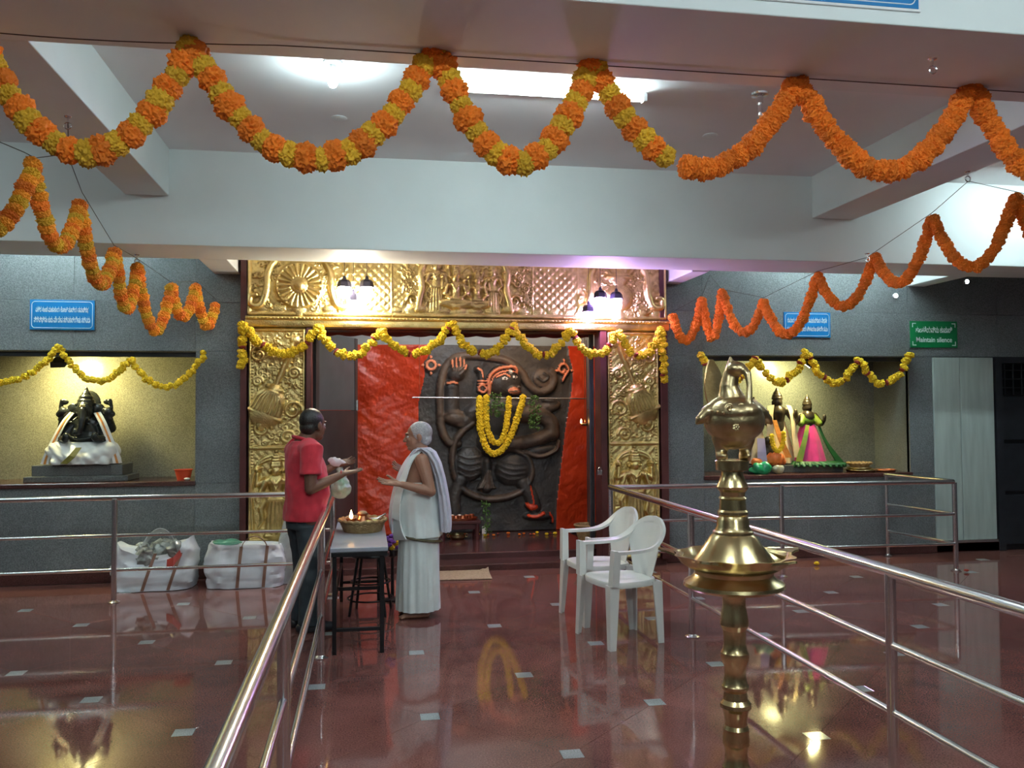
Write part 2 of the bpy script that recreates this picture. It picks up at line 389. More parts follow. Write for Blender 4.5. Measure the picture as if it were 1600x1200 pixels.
for (x, y, lab) in ((-.2, 6.34, 'white round cover plate on the ceiling below the glowing bulb'), (2.65, 6.31, 'white round cover plate on the ceiling by the empty lamp socket')):
    t = tag(MB().lathe([(0, 0), (.055, 0), (.06, -.004), (.05, -.009), (.0, -.006)], (x, y, ZC), 28).build('ceiling_cover_plate', M_fit, None, True), lab, 'cover plate')
M_glint = mat('glowing_reflection', (0.85, 1, 0.97), 0.4, emit=30, ecol=(0.8, 1, 0.95))  # glow imitating reflections of ceiling lights on the polished granite
for (px, py, lab) in ((1400, 462, 'glowing disc for a lamp reflection above the gap between the blue and green signs'), (1511, 440, 'glowing disc for a lamp reflection above the green sign near the beam')):
    p = at(px, py, Y=YW-.03); t = thing('wall_glint', lab, 'lamp', p)
    MB().cyl(p + Vector((0, .03, 0)), p, .026, .03, n=16).build('housing', M_fit, t, True)  # rim of the imitated reflection, not a lamp fitting
    MB().sph(p, (.02, .008, .02)).build('lens', M_glint, t, True)

# ================================================================== railings
def rail_run(name, label, posts, rails, ends=None, loc=None):
    t = thing(name, label, 'railing', loc or (posts[0][0], posts[0][1], 0))
    for (x, y) in posts:
        p = MB().cyl((x, y, .0), (x, y, .87), .024, n=20).build('post', M_steel, t, True)
        MB().lathe([(0, 0), (.05, 0), (.05, .006), (.03, .014), (.024, .02), (0, .02)], (x, y, 0.0005), 24).build('base_flange', M_steel, p, True)
    for pts, r in rails:
        MB().tube(pts, r, 16).build('handrail' if r > .02 else 'mid_rail', M_steel, t, True)
def bend(p, q, r, n=6):
    return None
ZT = .88
XA, XB = -.292, 2.26
YP = 7.8
la = [(XA, y) for y in (YP-.05, 5.77, 3.2, 1.0)]
rail_run('aisle_railing', 'stainless steel aisle railing beside the grey table, running toward the camera', la,
    [([(XA, YP, ZT), (XA, 0.6, ZT)], .027), ([(XA, YP, .56), (XA, .6, .56)], .016), ([(XA, YP, .27), (XA, .6, .27)], .016)], loc=(XA, 5.77, 0))
ra = [(XB, y) for y in (7.86, 5.82, 3.47, 1.2)]
rail_run('aisle_railing', 'stainless steel aisle railing behind the brass lamp and plastic chairs', ra,
    [([(XB, 7.86, ZT), (XB, 0.6, ZT)], .027), ([(XB, 7.86, .56), (XB, .6, .56)], .016), ([(XB, 7.86, .27), (XB, .6, .27)], .016)], loc=(XB, 5.82, 0))
rail_run('wall_railing', 'stainless steel railing in front of the white bags and the left niche', [(-2.11, YP), (-4.3, YP)],
    [([(XA-.03, YP+.03, ZT), (-4.9, YP-.02, ZT)], .023), ([(XA-.03, YP+.03, .56), (-4.9, YP-.02, .56)], .014), ([(XA-.03, YP+.03, .27), (-4.9, YP-.02, .27)], .014)], loc=(-2.11, YP, 0))
XC = 5.74; YQ = 7.68
def cornered(z): return [(XB+.03, 7.84, z), (XC-.1, YQ, z), (XC-.03, YQ+.01, z), (XC, YQ+.06, z), (XC-.02, YQ+.2, z), (XC-.12, 8.68, z)]
rail_run('wall_railing', 'stainless steel railing with a return to the wall below the right niche', [(3.93, 7.76), (XC, YQ+.03), (XC-.12, 8.66)],
    [(cornered(ZT), .023), (cornered(.56), .014), (cornered(.27), .014)], loc=(XC, YQ, 0))
# ================================================================== flower garlands
def flower_mesh(name, m, seed, sub=2, amp=0.26, sq=0.85):
    bm = bmesh.new(); bmesh.ops.create_icosphere(bm, subdivisions=sub, radius=1.0)
    rnd = random.Random(seed)
    for v in bm.verts:
        n = .55*mnoise.noise(v.co*3.2 + Vector((seed*3.1, 0, 0))) + .6*mnoise.noise(v.co*9 + Vector((0, seed*2.3, 0)))
        k = 1 + amp*n + rnd.uniform(-amp, amp)*0.42
        v.co = Vector((v.co.x*k, v.co.y*k, v.co.z*k*sq))
    me = bpy.data.meshes.new(name); bm.to_mesh(me); bm.free(); me.materials.append(m)
    return me
FL = {'o': [flower_mesh('marigold', M_orange, s, 4) for s in range(4)], 'm': [flower_mesh('marigold', M_mustard, s+10, 4) for s in range(4)],
      'a': [flower_mesh('marigold', M_amber, s+15, 4) for s in range(4)], 'y': [flower_mesh('chrysanthemum', M_yellow, s+20, 3, 0.34, .9) for s in range(4)], 'r': [flower_mesh('red_petal_tuft', M_redpetal, 31, 2, .25, .6)]}
def arc_resample(pts, step):
    out = []; acc = 0.0; nxt = step/2
    for a, b in zip(pts[:-1], pts[1:]):
        l = (b-a).length
        while l > 0 and nxt <= acc + l:
            t = (nxt-acc)/l; out.append((a.lerp(b, t), (b-a).normalized())); nxt += step
        acc += l
    return out
def swag(p, q, low, n=26):
    """hanging curve from p to q whose lowest point is at height low"""
    d1 = math.sqrt(max(p.z-low, 1e-4)); d2 = math.sqrt(max(q.z-low, 1e-4)); tv = d1/(d1+d2); a = (p.z-low)/tv**2
    out = []
    for i in range(n+1):
        t = i/n
        # a little fuller than a parabola near the bottom
        out.append(Vector((p.x+(q.x-p.x)*t, p.y+(q.y-p.y)*t, low + a*(t-tv)**2)))
    return out
def garland(label, path, pick, r, step, group=None, name='marigold_garland', thread=True, jit=0.1):
    """path: list of polylines; pick(i, pos) -> (kind, scale)"""
    t = thing(name, label, 'garland', path[0][0], group); i = 0; org = Vector(path[0][0]); rnd = random.Random(len(label))
    for pl in path:
        for (p, d) in arc_resample(pl, step):
            k, s = pick(i, p); i += 1
            me = rnd.choice(FL[k]); o = bpy.data.objects.new(me.name.split('.')[0], me); COL.objects.link(o); o.parent = t
            o.location = p - org + Vector((rnd.uniform(-jit, jit), rnd.uniform(-jit, jit), rnd.uniform(-jit, jit)))*r
            q = d.to_track_quat('Z', 'Y') @ Quaternion((0, 0, 1), rnd.uniform(0, 6.28)) @ Quaternion((1, 0, 0), rnd.uniform(-.2, .2))
            o.rotation_mode = 'QUATERNION'; o.rotation_quaternion = q; sc = r*s*rnd.uniform(.92, 1.1); o.scale = (sc, sc, sc*max(.8, min(1.15, step*.95/r)))
    if thread:
        b = MB()
        for pl in path: b.tube(pl[::3] + [pl[-1]], .003, 5)
        b.build('thread', M_thread, t)
    return t
def px_swags(peaks, lows, n=26):
    """peaks: (px, py, Y); lows: pixel rows of the lowest points"""
    P = [at(x, y, Y=Y) for x, y, Y in peaks]; out = []
    for i in range(len(P)-1):
        lx, ly = lows[i]; Ym = (peaks[i][2]+peaks[i+1][2])/2
        out.append(swag(P[i], P[i+1], at(lx, ly, Y=Ym).z, n))
    return out
# across the front beam
YG = 4.2
pk = [(-40, 48, YG), (300, 74, YG), (682, 70, YG), (925, 98, YG), (1245, 124, YG), (1516, 130, YG), (1765, 145, YG)]
lw = [(125, 238), (490, 250), (800, 254), (1085, 264), (1385, 268), (1640, 285)]
sw = px_swags(pk, lw)
cut = at(1062, 264, Y=YG).x
mixed = sw[:3] + [[p for p in sw[3] if p.x <= cut]]; orange = [[p for p in sw[3] if p.x >= cut-.02]] + sw[4:]
garland('thick garland of alternating orange and mustard marigolds hanging from the front beam', mixed, lambda i, p: (('o', 1.06) if i % 2 else ('m', .93)), .062, .072)
garland('plain orange marigold garland hanging from the right half of the front beam', orange, lambda i, p: ('o', 1.0), .056, .045)
# left side, from the cross beam to the wall
pk = [(-95, 225, 5.1), (52, 258, 5.5), (125, 318, 6.2), (179, 390, 7.1), (215, 412, 7.75), (267, 446, 8.1), (306, 445, 8.35), (337, 474, 8.6)]
lw = [(-15, 362), (97, 384), (157, 442), (200, 482), (250, 517), (291, 496), (324, 508)]
garland('orange and amber marigold garland running back from the left cross beam to the wall', px_swags(pk, lw, 22), lambda i, p: ((('a', 1.0), ('o', 1.0), ('a', .95), ('m', .95))[i % 4]), .049, .052)
# right side
pk = [(1050, 492, 8.5), (1097, 466, 8.45), (1128, 456, 8.3), (1193, 470, 8.0), (1277, 428, 7.5), (1367, 399, 7.1), (1457, 338, 6.3), (1587, 304, 6.0), (1720, 335, 6.0)]
lw = [(1072, 532), (1112, 528), (1158, 520), (1237, 522), (1320, 478), (1410, 440), (1528, 418), (1650, 425)]
garland('thin deep orange marigold garland running from the gold frame toward the right cross beam', px_swags(pk, lw, 22), lambda i, p: ('o', 1.0), .047, .05)
# yellow ones
YS = 8.46
pk = [(380, 505, YS), (497, 512, YS), (595, 515, YS), (705, 505, YS), (802, 507, YS), (891, 516, YS), (966, 516, YS), (1035, 513, YS)]
lw = [(440, 553), (545, 557), (648, 553), (755, 554), (848, 554), (931, 554), (1000, 556)]
sw = px_swags(pk, lw, 18)
a, b2 = at(378, 506, Y=YS), at(378, 578, Y=YS); tail1 = [a.lerp(b2, k/8) for k in range(9)]
a, b2 = at(1036, 512, Y=YS), at(1036, 602, Y=YS); tail2 = [a.lerp(b2, k/8) for k in range(9)]
garland('bright yellow flower garland with hanging tails across the gold shrine frame', [tail1] + sw + [tail2], lambda i, p: (('r', .8) if i % 13 == 6 else ('y', 1.0)), .041, .036, name='yellow_flower_garland', jit=.4)
YN = 8.68
pk = [(-80, 548, YN), (93, 541, YN), (203, 560, YN), (321, 549, YN)]
garland('slim yellow flower garland looped along the top of the left niche', px_swags(pk, [(37, 597), (147, 596), (258, 605)], 20), lambda i, p: ('y', .95), .032, .032, name='yellow_flower_garland', jit=.35)
pk = [(1095, 553, YN), (1180, 557, YN), (1260, 549, YN), (1341, 560, YN), (1423, 550, YN)]
garland('yellow and red flower garland looped along the top of the right niche', px_swags(pk, [(1136, 600), (1218, 597), (1300, 597), (1380, 600)], 20), lambda i, p: (('r', .85) if i % 7 == 3 else ('y', 1.0)), .04, .036, name='yellow_flower_garland', jit=.4)

# strings the garlands hang from, and their hooks
def string(label, pts, r=.0028, name='garland_string'):
    tag(MB().tube(pts, r, 6).build(name, M_thread), label, 'string')
def sagging(p, q, s, n=12): return [Vector(p).lerp(Vector(q), i/n) - Vector((0, 0, 4*s*(i/n)*(1-i/n))) for i in range(n+1)]
pts = []
xs = [(-60, 46), (300, 68), (682, 66), (925, 92), (1245, 118), (1460, 116), (1516, 124), (1700, 138)]
for (a, b2) in zip(xs[:-1], xs[1:]): pts += sagging(at(*a, Y=YG), at(*b2, Y=YG), .012, 6)[:-1]
pts = [Vector((p.x, p.y, min(p.z, ZB-.008))) for p in pts + [at(1700, 138, Y=YG)]]
string('thin string stretched below the front beam carrying the big marigold garland', pts)
lp = [at(106, 187, Y=5.53), at(107, 245, Y=5.6), at(128, 300, Y=6.2), at(178, 383, Y=7.1), at(213, 403, Y=7.75), at(266, 440, Y=8.1), at(306, 440, Y=8.35), at(338, 468, Y=8.62)]
string('dark string from the left cross beam hook down to the granite wall', lp)
string('dark string tied across the left edge of the hall to the cross beam hook', [at(-95, 218, Y=5.1), at(0, 222, Y=5.3), at(38, 238, Y=5.45), at(55, 247, Y=5.5), at(107, 240, Y=5.6)])
rp = [at(1050, 488, Y=8.5), at(1097, 462, Y=8.45), at(1109, 430, Y=8.3), at(1128, 452, Y=8.3), at(1193, 465, Y=8.0), at(1277, 424, Y=7.5), at(1355, 402, Y=7.15), at(1457, 332, Y=6.3), at(1513, 283, Y=5.8), at(1585, 299, Y=6.0), at(1720, 330, Y=6.0)]
string('dark string rising from the gold frame to the right cross beam hook', rp)
def hook(px, py, z, label):
    p = at(px, py, z=z); t = thing('ceiling_hook', label, 'hook', p)
    MB().lathe([(0, 0), (.022, 0), (.018, -.006), (.006, -.01), (.006, -.035), (0, -.035)], p, 14).build('anchor', M_steel, t, True)
    MB().tube([p + Vector((.02*math.sin(a), 0, -.055 + .02*math.cos(a))) for a in np.linspace(0, 2*PI, 16)[:-1]], .0045, 8, closed=True).build('ring', M_steel, t, True)
hook(1457, 92, ZB, 'steel ring hook under the front beam near the right garland peak')
hook(106, 182, ZB, 'steel ring hook under the left cross beam holding the side string')
hook(1512, 268, ZB, 'steel ring hook under the right cross beam holding the side string')
hook(1355, 396, ZF, 'steel ring hook under the deep beam at the right')
hook(214, 398, ZF, 'steel ring hook under the deep beam at the left')
# ================================================================== embossed sheets and the carved boulder (height fields)
class HF:
    def __init__(s, x0, x1, z0, z1, res):
        s.nx = int((x1-x0)/res)+1; s.nz = int((z1-z0)/res)+1
        s.x = np.linspace(x0, x1, s.nx); s.z = np.linspace(z0, z1, s.nz); s.X, s.Z = np.meshgrid(s.x, s.z)
        s.h = np.zeros_like(s.X); s.m = np.zeros(s.X.shape, int); s.res = res
    def win(s, xa, xb, za, zb):
        i0, i1 = np.searchsorted(s.x, [xa, xb]); j0, j1 = np.searchsorted(s.z, [za, zb])
        return slice(max(j0-1, 0), j1+1), slice(max(i0-1, 0), i1+1)
    def put(s, W, hh, mask, mode, mi):
        h = s.h[W]
        if mode == 'max': h[mask] = np.maximum(h[mask], hh[mask])
        elif mode == 'add': h[mask] += hh[mask]
        elif mode == 'cut': h[mask] -= hh[mask]
        if mi is not None: s.m[W][mask] = mi
    def stroke(s, pts, r, hgt, mode='max', mi=None, base=0.0):
        rs = r if isinstance(r, (list, tuple, np.ndarray)) else [r]*len(pts); R = max(rs)
        P = np.array([(p[0], p[1]) for p in pts], float)
        W = s.win(P[:, 0].min()-R, P[:, 0].max()+R, P[:, 1].min()-R, P[:, 1].max()+R); X = s.X[W]; Z = s.Z[W]
        if X.size == 0: return
        best = np.full(X.shape, 9.0)
        for i in range(len(P)-1):
            a = P[i]; d = P[i+1]-a; l2 = d@d + 1e-12
            t = np.clip(((X-a[0])*d[0] + (Z-a[1])*d[1])/l2, 0, 1); rr = rs[i] + (rs[i+1]-rs[i])*t
            best = np.minimum(best, np.hypot(X-a[0]-t*d[0], Z-a[1]-t*d[1])/np.maximum(rr, 1e-6))
        mk = best < 1
        s.put(W, base + hgt*np.sqrt(np.clip(1-best**2, 0, 1)), mk, mode, mi)
    def ell(s, cx, cz, rx, rz, hgt, rot=0.0, mode='max', mi=None, base=0.0, p=0.5):
        R = max(rx, rz); W = s.win(cx-R, cx+R, cz-R, cz+R); X = s.X[W]-cx; Z = s.Z[W]-cz
        if X.size == 0: return
        c, q = math.cos(rot), math.sin(rot); u = (X*c+Z*q)/rx; v = (-X*q+Z*c)/rz; d = u*u+v*v; mk = d < 1
        s.put(W, base + hgt*np.clip(1-d, 0, 1)**p, mk, mode, mi)
    def poly(s, pts, mi=None, hgt=None, mode='max'):
        P = np.array(pts, float); W = s.win(P[:, 0].min(), P[:, 0].max(), P[:, 1].min(), P[:, 1].max()); X = s.X[W]; Z = s.Z[W]; ins = np.zeros(X.shape, bool)
        for i in range(len(P)):
            x1, z1 = P[i]; x2, z2 = P[i-1]; cnd = ((z1 > Z) != (z2 > Z)) & (X < (x2-x1)*(Z-z1)/(z2-z1+1e-12)+x1); ins ^= cnd
        if hgt is not None: s.put(W, np.full(X.shape, hgt), ins, mode, mi)
        elif mi is not None: s.m[W][ins] = mi
        return W, ins
    def spiral(s, cx, cz, r, turns=1.6, th=.012, h=.012, sgn=1, a0=0.0, mi=None):
        n = 26; pts = [(cx + sgn*r*(1-k/n*.85)*math.cos(a0+turns*2*PI*k/n), cz + r*(1-k/n*.85)*math.sin(a0+turns*2*PI*k/n)) for k in range(n+1)]
        s.stroke(pts, [th*(1-.4*k/n) for k in range(n+1)], h, mi=mi)
    def build(s, name, Y, mats, parent=None, back=0.05):
        h = s.h.copy(); h[0, :] = h[-1, :] = -back; h[:, 0] = h[:, -1] = -back
        V = np.stack([s.X.ravel(), Y - h.ravel(), s.Z.ravel()], 1)
        idx = np.arange(s.nx*s.nz).reshape(s.nz, s.nx)
        F = np.stack([idx[:-1, :-1].ravel(), idx[:-1, 1:].ravel(), idx[1:, 1:].ravel(), idx[1:, :-1].ravel()], 1)
        me = bpy.data.meshes.new(name); me.vertices.add(len(V)); me.vertices.foreach_set('co', V.ravel())
        me.loops.add(F.size); me.loops.foreach_set('vertex_index', F.ravel()); me.polygons.add(len(F))
        me.polygons.foreach_set('loop_start', np.arange(0, F.size, 4)); me.polygons.foreach_set('loop_total', np.full(len(F), 4))
        me.update(calc_edges=True); me.validate()
        o = link_mesh(name, me, mats, parent, 'all')
        if isinstance(mats, (list, tuple)): me.polygons.foreach_set('material_index', s.m[:-1, :-1].ravel().astype(np.int32))
        return o
def curve(pts, n=8):
    """Catmull-Rom through the points"""
    P = [np.array(p, float) for p in pts]; P = [2*P[0]-P[1]] + P + [2*P[-1]-P[-2]]; out = []
    for i in range(1, len(P)-2):
        for k in range(n):
            t = k/n; a, b, c_, d = P[i-1], P[i], P[i+1], P[i+2]
            out.append(.5*((2*b)+(-a+c_)*t+(2*a-5*b+4*c_-d)*t*t+(-a+3*b-3*c_+d)*t**3))
    out.append(P[-2]); return out
YG0 = 8.60            # face of the gold sheets
def g(px, py): p = at(px, py, Y=YG0); return (p.x, p.z)
def figure(hf, cx, z0, H, seat=False, h=.03):
    """small embossed standing or seated crowned deity with four arms"""
    k = H
    def st(pts, r, hh, **kw): hf.stroke([(cx+x*k, z0+z*k) for x, z in pts], [q*k for q in r], hh, **kw)
    hf.stroke([(cx+.34*k*math.cos(a), z0+(.72 if not seat else .62)*k+.3*k*math.sin(a)) for a in np.linspace(-.5, PI+.5, 26)], .018*k, h*.45)
    if not seat:
        st([(0, .02), (0, .3), (0, .5)], [.15, .13, .12], h*.8)
        for x in (-.11, -.055, 0, .055, .11): st([(x*1.05, .03), (x, .28), (x*.75, .46)], [.014]*3, h*.25, mode='add')
        for sx in (-1, 1): st([(sx*.06, 0), (sx*.13, -.005)], [.04, .032], h*.8); st([(sx*.13, .48), (sx*.2, .36), (sx*.17, .2), (sx*.23, .1)], [.03, .035, .03, .012], h*.6)
        t0 = .48
    else:
        for sx in (-1, 1): st([(0, .15), (sx*.25, .13), (-sx*.05, .05)], [.085, .08, .05], h)
        t0 = .2
    st([(-.1, t0), (.1, t0)], [.04, .04], h*1.15)
    st([(0, t0+.02), (0, t0+.12), (0, t0+.24)], [.1, .085, .12], h*1.1); st([(-.1, t0+.25), (.1, t0+.25)], [.055, .055], h*1.1)
    for sx in (-1, 1):
        st([(sx*.14, t0+.25), (sx*.2, t0+.1), (sx*.12, t0+.03)], [.045, .038, .03], h*1.2); hf.ell(cx+sx*.11*k, z0+(t0+.03)*k, .035*k, .035*k, h*1.3)
        st([(sx*.14, t0+.26), (sx*.25, t0+.2), (sx*.24, t0+.34)], [.04, .036, .028], h); hf.ell(cx+sx*.24*k, z0+(t0+.4)*k, .05*k, .055*k, h*1.1)
        hf.ell(cx+sx*.24*k, z0+(t0+.4)*k, .022*k, .025*k, h*.4, mode='add'); hf.ell(cx+sx*.085*k, z0+(t0+.38)*k, .022*k, .035*k, h*1.1)
    st([(-.07, t0+.27), (0, t0+.2), (.07, t0+.27)], [.014]*3, h*.3, mode='add'); st([(-.05, t0+.25), (0, t0+.13), (.05, t0+.25)], [.01]*3, h*.3, mode='add')
    hf.ell(cx, z0+(t0+.38)*k, .072*k, .09*k, h*1.35)
    for q, (w, z) in enumerate(((.085, .45), (.078, .48), (.068, .52), (.055, .56), (.04, .6), (.025, .64))): st([(-w*.5, t0+z), (w*.5, t0+z)], [w*.5, w*.5], h*(1.25-.08*q))
def foliage(hf, x0, x1, z0, z1, n, seed, r=(.025, .05), h=.012):
    rnd = random.Random(seed)
    for k in range(n):
        x = rnd.uniform(x0, x1); z = rnd.uniform(z0, z1); rr = rnd.uniform(*r)
        hf.spiral(x, z, rr, rnd.uniform(.9, 1.6), rr*.28, h*rnd.uniform(.7, 1.3), rnd.choice((-1, 1)), rnd.uniform(0, 6.28))
        for q in range(3):
            a = rnd.uniform(0, 6.28); hf.ell(x+rr*1.3*math.cos(a), z+rr*1.3*math.sin(a), rr*.6, rr*.25, h, a)
shrine = thing('shrine_doorway', 'gold embossed shrine doorway frame with scrolls, medallion and deity panels', 'doorway', (.98, YG0, 0))
# lintel
lt = HF(-1.15, 3.11, 2.53, 3.32, .0065)
lt.h += .003*np.sin(lt.X*90)*np.sin(lt.Z*90)
foliage(lt, -1.1, -.2, 2.6, 3.27, 90, 3, (.018, .04), .02); foliage(lt, 2.25, 3.06, 2.6, 3.27, 90, 4, (.018, .04), .02); foliage(lt, .3, .66, 2.6, 3.27, 44, 5, (.018, .036), .02); foliage(lt, 1.45, 1.75, 2.6, 3.27, 40, 6, (.018, .036), .02)
foliage(lt, .6, 1.5, 2.62, 3.3, 60, 8, (.016, .03), .013)
def rim(hf, x0, x1, z0, z1, w=.014, h=.02): hf.stroke([(x0, z0), (x1, z0), (x1, z1), (x0, z1), (x0, z0)], w, h)
# left medallion inside an arch of two scrolls
mx, mz = g(468, 446)
def arch(hf, cx, cz, sc, th=.034, h=.045):
    for sx in (-1, 1):
        pts = curve([(cx, cz+.33*sc), (cx+sx*.16*sc, cz+.31*sc), (cx+sx*.29*sc, cz+.15*sc), (cx+sx*.31*sc, cz-.05*sc), (cx+sx*.36*sc, cz-.19*sc), (cx+sx*.45*sc, cz-.2*sc), (cx+sx*.46*sc, cz-.12*sc), (cx+sx*.41*sc, cz-.1*sc)], 7)
        W = len(pts); hf.stroke(pts, [th*sc*(1.05-.35*abs(i/W-.45)) for i in range(W)], h)
arch(lt, mx, mz, 1.0)
lt.ell(mx, mz, .245, .245, .012, p=.2)
for k in range(22):
    a = 2*PI*k/22; lt.stroke([(mx+.095*math.cos(a), mz+.095*math.sin(a)), (mx+.195*math.cos(a), mz+.195*math.sin(a))], [.014, .027], .038)
lt.ell(mx, mz, .085, .085, .03, base=.012, p=.3); lt.ell(mx, mz, .055, .055, .05, base=.02)
lt.stroke([(mx+.215*math.cos(a), mz+.215*math.sin(a)) for a in np.linspace(0, 2*PI, 48)], .016, .032)
lt.stroke([(mx, mz-.25), (mx, mz-.33)], [.07, .02], .03)
# right: pot inside an arch
px_, pz_ = g(967, 450)
arch(lt, px_, pz_, 1.0)
lt.ell(px_, pz_-.1, .15, .15, .06); lt.stroke([(px_, pz_+.02), (px_, pz_+.1)], [.06, .12], .05); lt.stroke([(px_-.13, pz_+.11), (px_+.13, pz_+.11)], .022, .055)
for k in range(5): lt.ell(px_+(-.12+.06*k), pz_+.2-abs(k-2)*.02, .03, .08, .04, (2-k)*.35)
lt.stroke([(px_, pz_-.25), (px_, pz_-.31)], [.04, .1], .04)
# diaper fields
for (xa, xb) in ((g(548, 450)[0], g(612, 450)[0]), (g(832, 450)[0], g(902, 450)[0])):
    W = lt.win(xa, xb, 2.56, 3.3); X = lt.X[W]; Z = lt.Z[W]
    lt.h[W] = .012*np.abs(np.sin((X+Z)*PI/.085))*np.abs(np.sin((X-Z)*PI/.085)) + .004
    rim(lt, xa, xb, 2.58, 3.3, .01, .016)
# centre: makara arch with deities
for sx, X0 in ((-1, g(655, 450)[0]), (1, g(795, 450)[0])):
    pts = curve([(X0+sx*.02, 2.62), (X0, 2.72), (X0-sx*.03, 2.85), (X0-sx*.02, 3.02), (X0-sx*.15, 3.2), (X0-sx*.35, 3.3)], 8)
    lt.stroke(pts, .036, .04); lt.ell(X0+sx*.02, 2.64, .1, .055, .035, sx*.3); lt.spiral(X0+sx*.06, 2.72, .06, 1.4, .016, .03, sx)
figure(lt, g(682, 450)[0], 2.6, .52); figure(lt, g(712, 450)[0], 2.62, .55, True, .04); figure(lt, g(745, 450)[0], 2.62, .5, True, .036); figure(lt, g(770, 450)[0], 2.6, .46)
rim(lt, -1.12, 3.08, 2.56, 3.3, .02, .025)
rd = random.Random(2); xx = -1.1
while xx < 3.06: lt.ell(xx, 2.552, .016, .014, .024); xx += .034
for k in range(26): lt.ell(-1.0+.16*k, 2.61, .065, .04, .018)
lt.build('lintel_sheet', YG0, M_gold, shrine)
MB().bbox(-1.16, 3.12, YG0-.035, YG0+.12, 2.43, 2.50, b=.012).build('lintel_moulding', M_gold, shrine, 30)
ro = MB().tube([(-1.15, YG0-.03, 2.515), (3.11, YG0-.03, 2.515)], .02, 12)
for k in range(122): ro.sph((-1.13+.0348*k, YG0-.045, 2.517), (.02, .012, .012), 6, 5)
ro.build('rope_border', M_gold, shrine, True)
MB().box(-1.15, 3.11, YG0+.02, YG0+.14, 2.44, 3.34).build('lintel_core', M_maroon, shrine)
# columns
def column_sheet(x0, x1, sgn):
    cxm = (x0+x1)/2; hf = HF(x0, x1, .07, 2.43, .0065); w = x1-x0
    hf.h += .003*np.sin(hf.X*80)*np.sin(hf.Z*80)
    foliage(hf, x0+.06, x1-.06, 1.3, 2.36, 90, 11+sgn, (.016, .038), .016); foliage(hf, x0+.06, x1-.06, .42, 1.2, 40, 15+sgn, (.014, .026), .008)
    # mace leaning across the upper panel
    top = (cxm+sgn*.17, 2.3); bot = (cxm-sgn*.02, 1.83)
    hf.stroke([top, bot], .026, .04); hf.ell(top[0], top[1], .05, .05, .045)
    d = np.array(bot)-np.array(top); d = d/np.linalg.norm(d); n_ = np.array([-d[1], d[0]])
    c0 = np.array(bot)
    hf.stroke([c0-n_*.07, c0+n_*.07], .02, .05)
    hf.stroke([c0+d*.02, c0+d*.14, c0+d*.24], [.07, .15, .16], .075)
    for k in range(-4, 5): hf.stroke([c0+d*.03+n_*.014*k, c0+d*.12+n_*.03*k, c0+d*.24+n_*.035*k], .009, .018, 'add')
    c1 = c0+d*.27; hf.stroke([c1-n_*.17, c1+n_*.17], .022, .06); hf.stroke([c1+d*.02, c1+d*.12], [.13, .03], .05)
    for (ox, oz, r) in ((-.17, 2.16, .085), (.16, 1.98, .06), (.15, 1.62, .09), (-.14, 1.45, .09), (-.18, 1.9, .05), (.1, 1.36, .07)):
        hf.spiral(cxm+sgn*ox, oz, r, 1.7, .018, .026, sgn); hf.ell(cxm+sgn*ox, oz, r*.3, r*.3, .03)
    hf.stroke([(x0+.03, 1.26), (x1-.03, 1.26)], .018, .03)
    # deity panel below, in an arched recess
    figure(hf, cxm, .42, .72, False, .06)
    for sx in (-1, 1): hf.stroke(curve([(cxm+sx*.22, .45), (cxm+sx*.23, .9), (cxm+sx*.16, 1.12), (cxm, 1.2)], 6), .016, .03)
    hf.stroke([(x0+.03, .38), (x1-.03, .38)], .02, .03)
    for k in range(6): hf.ell(x0+.07+k*(w-.14)/5, .3, .045, .055, .02)
    rim(hf, x0+.02, x1-.02, .1, 2.4, .013, .022)
    for zz in np.arange(.12, 2.4, .03):
        for xe in (x0+.042, x1-.042): hf.ell(xe, zz, .009, .011, .014)
    hf.build('column_sheet', YG0, M_gold, shrine)
    MB().box(x0, x1, YG0+.02, YG0+.16, .06, 2.44).build('column_core', M_maroon, shrine)
column_sheet(-1.13, -.585, 1); column_sheet(2.445, 3.01, -1)
for x0, x1 in ((-1.2, -1.14), (-.583, -.53), (2.375, 2.443), (3.02, 3.1)):
    MB().bbox(x0, x1, YG0-.02, YG0+.22, .06, 2.43 if x0 > -1 and x0 < 3 else 3.3, b=.006).build('wooden_jamb', M_maroon, shrine)
MB().box(-1.12, 3.08, YG0+.14, YG0+.4, 2.42, 2.46).build('soffit_board', M_maroon, shrine)
# scalloped cloth valance behind the lintel
va = MB(); n = 90
for k in range(n):
    xa = -.53+2.9*k/n; xb = -.53+2.9*(k+1)/n; f = lambda x: 2.40-.018*abs(math.sin((x+.53)*PI/.24))
    va.raw([(xa, YG0+.42, 2.5), (xb, YG0+.42, 2.5), (xb, YG0+.42, f(xb)), (xa, YG0+.42, f(xa)), (xa, YG0+.424, 2.5), (xb, YG0+.424, 2.5), (xb, YG0+.424, f(xb)), (xa, YG0+.424, f(xa))], [(0, 1, 2, 3), (7, 6, 5, 4), (3, 2, 6, 7)])
tag(va.build('door_valance', mat('dark_red_cloth', (.16, .02, .02), .8)), 'dark red scalloped cloth valance behind the gold lintel', 'valance')
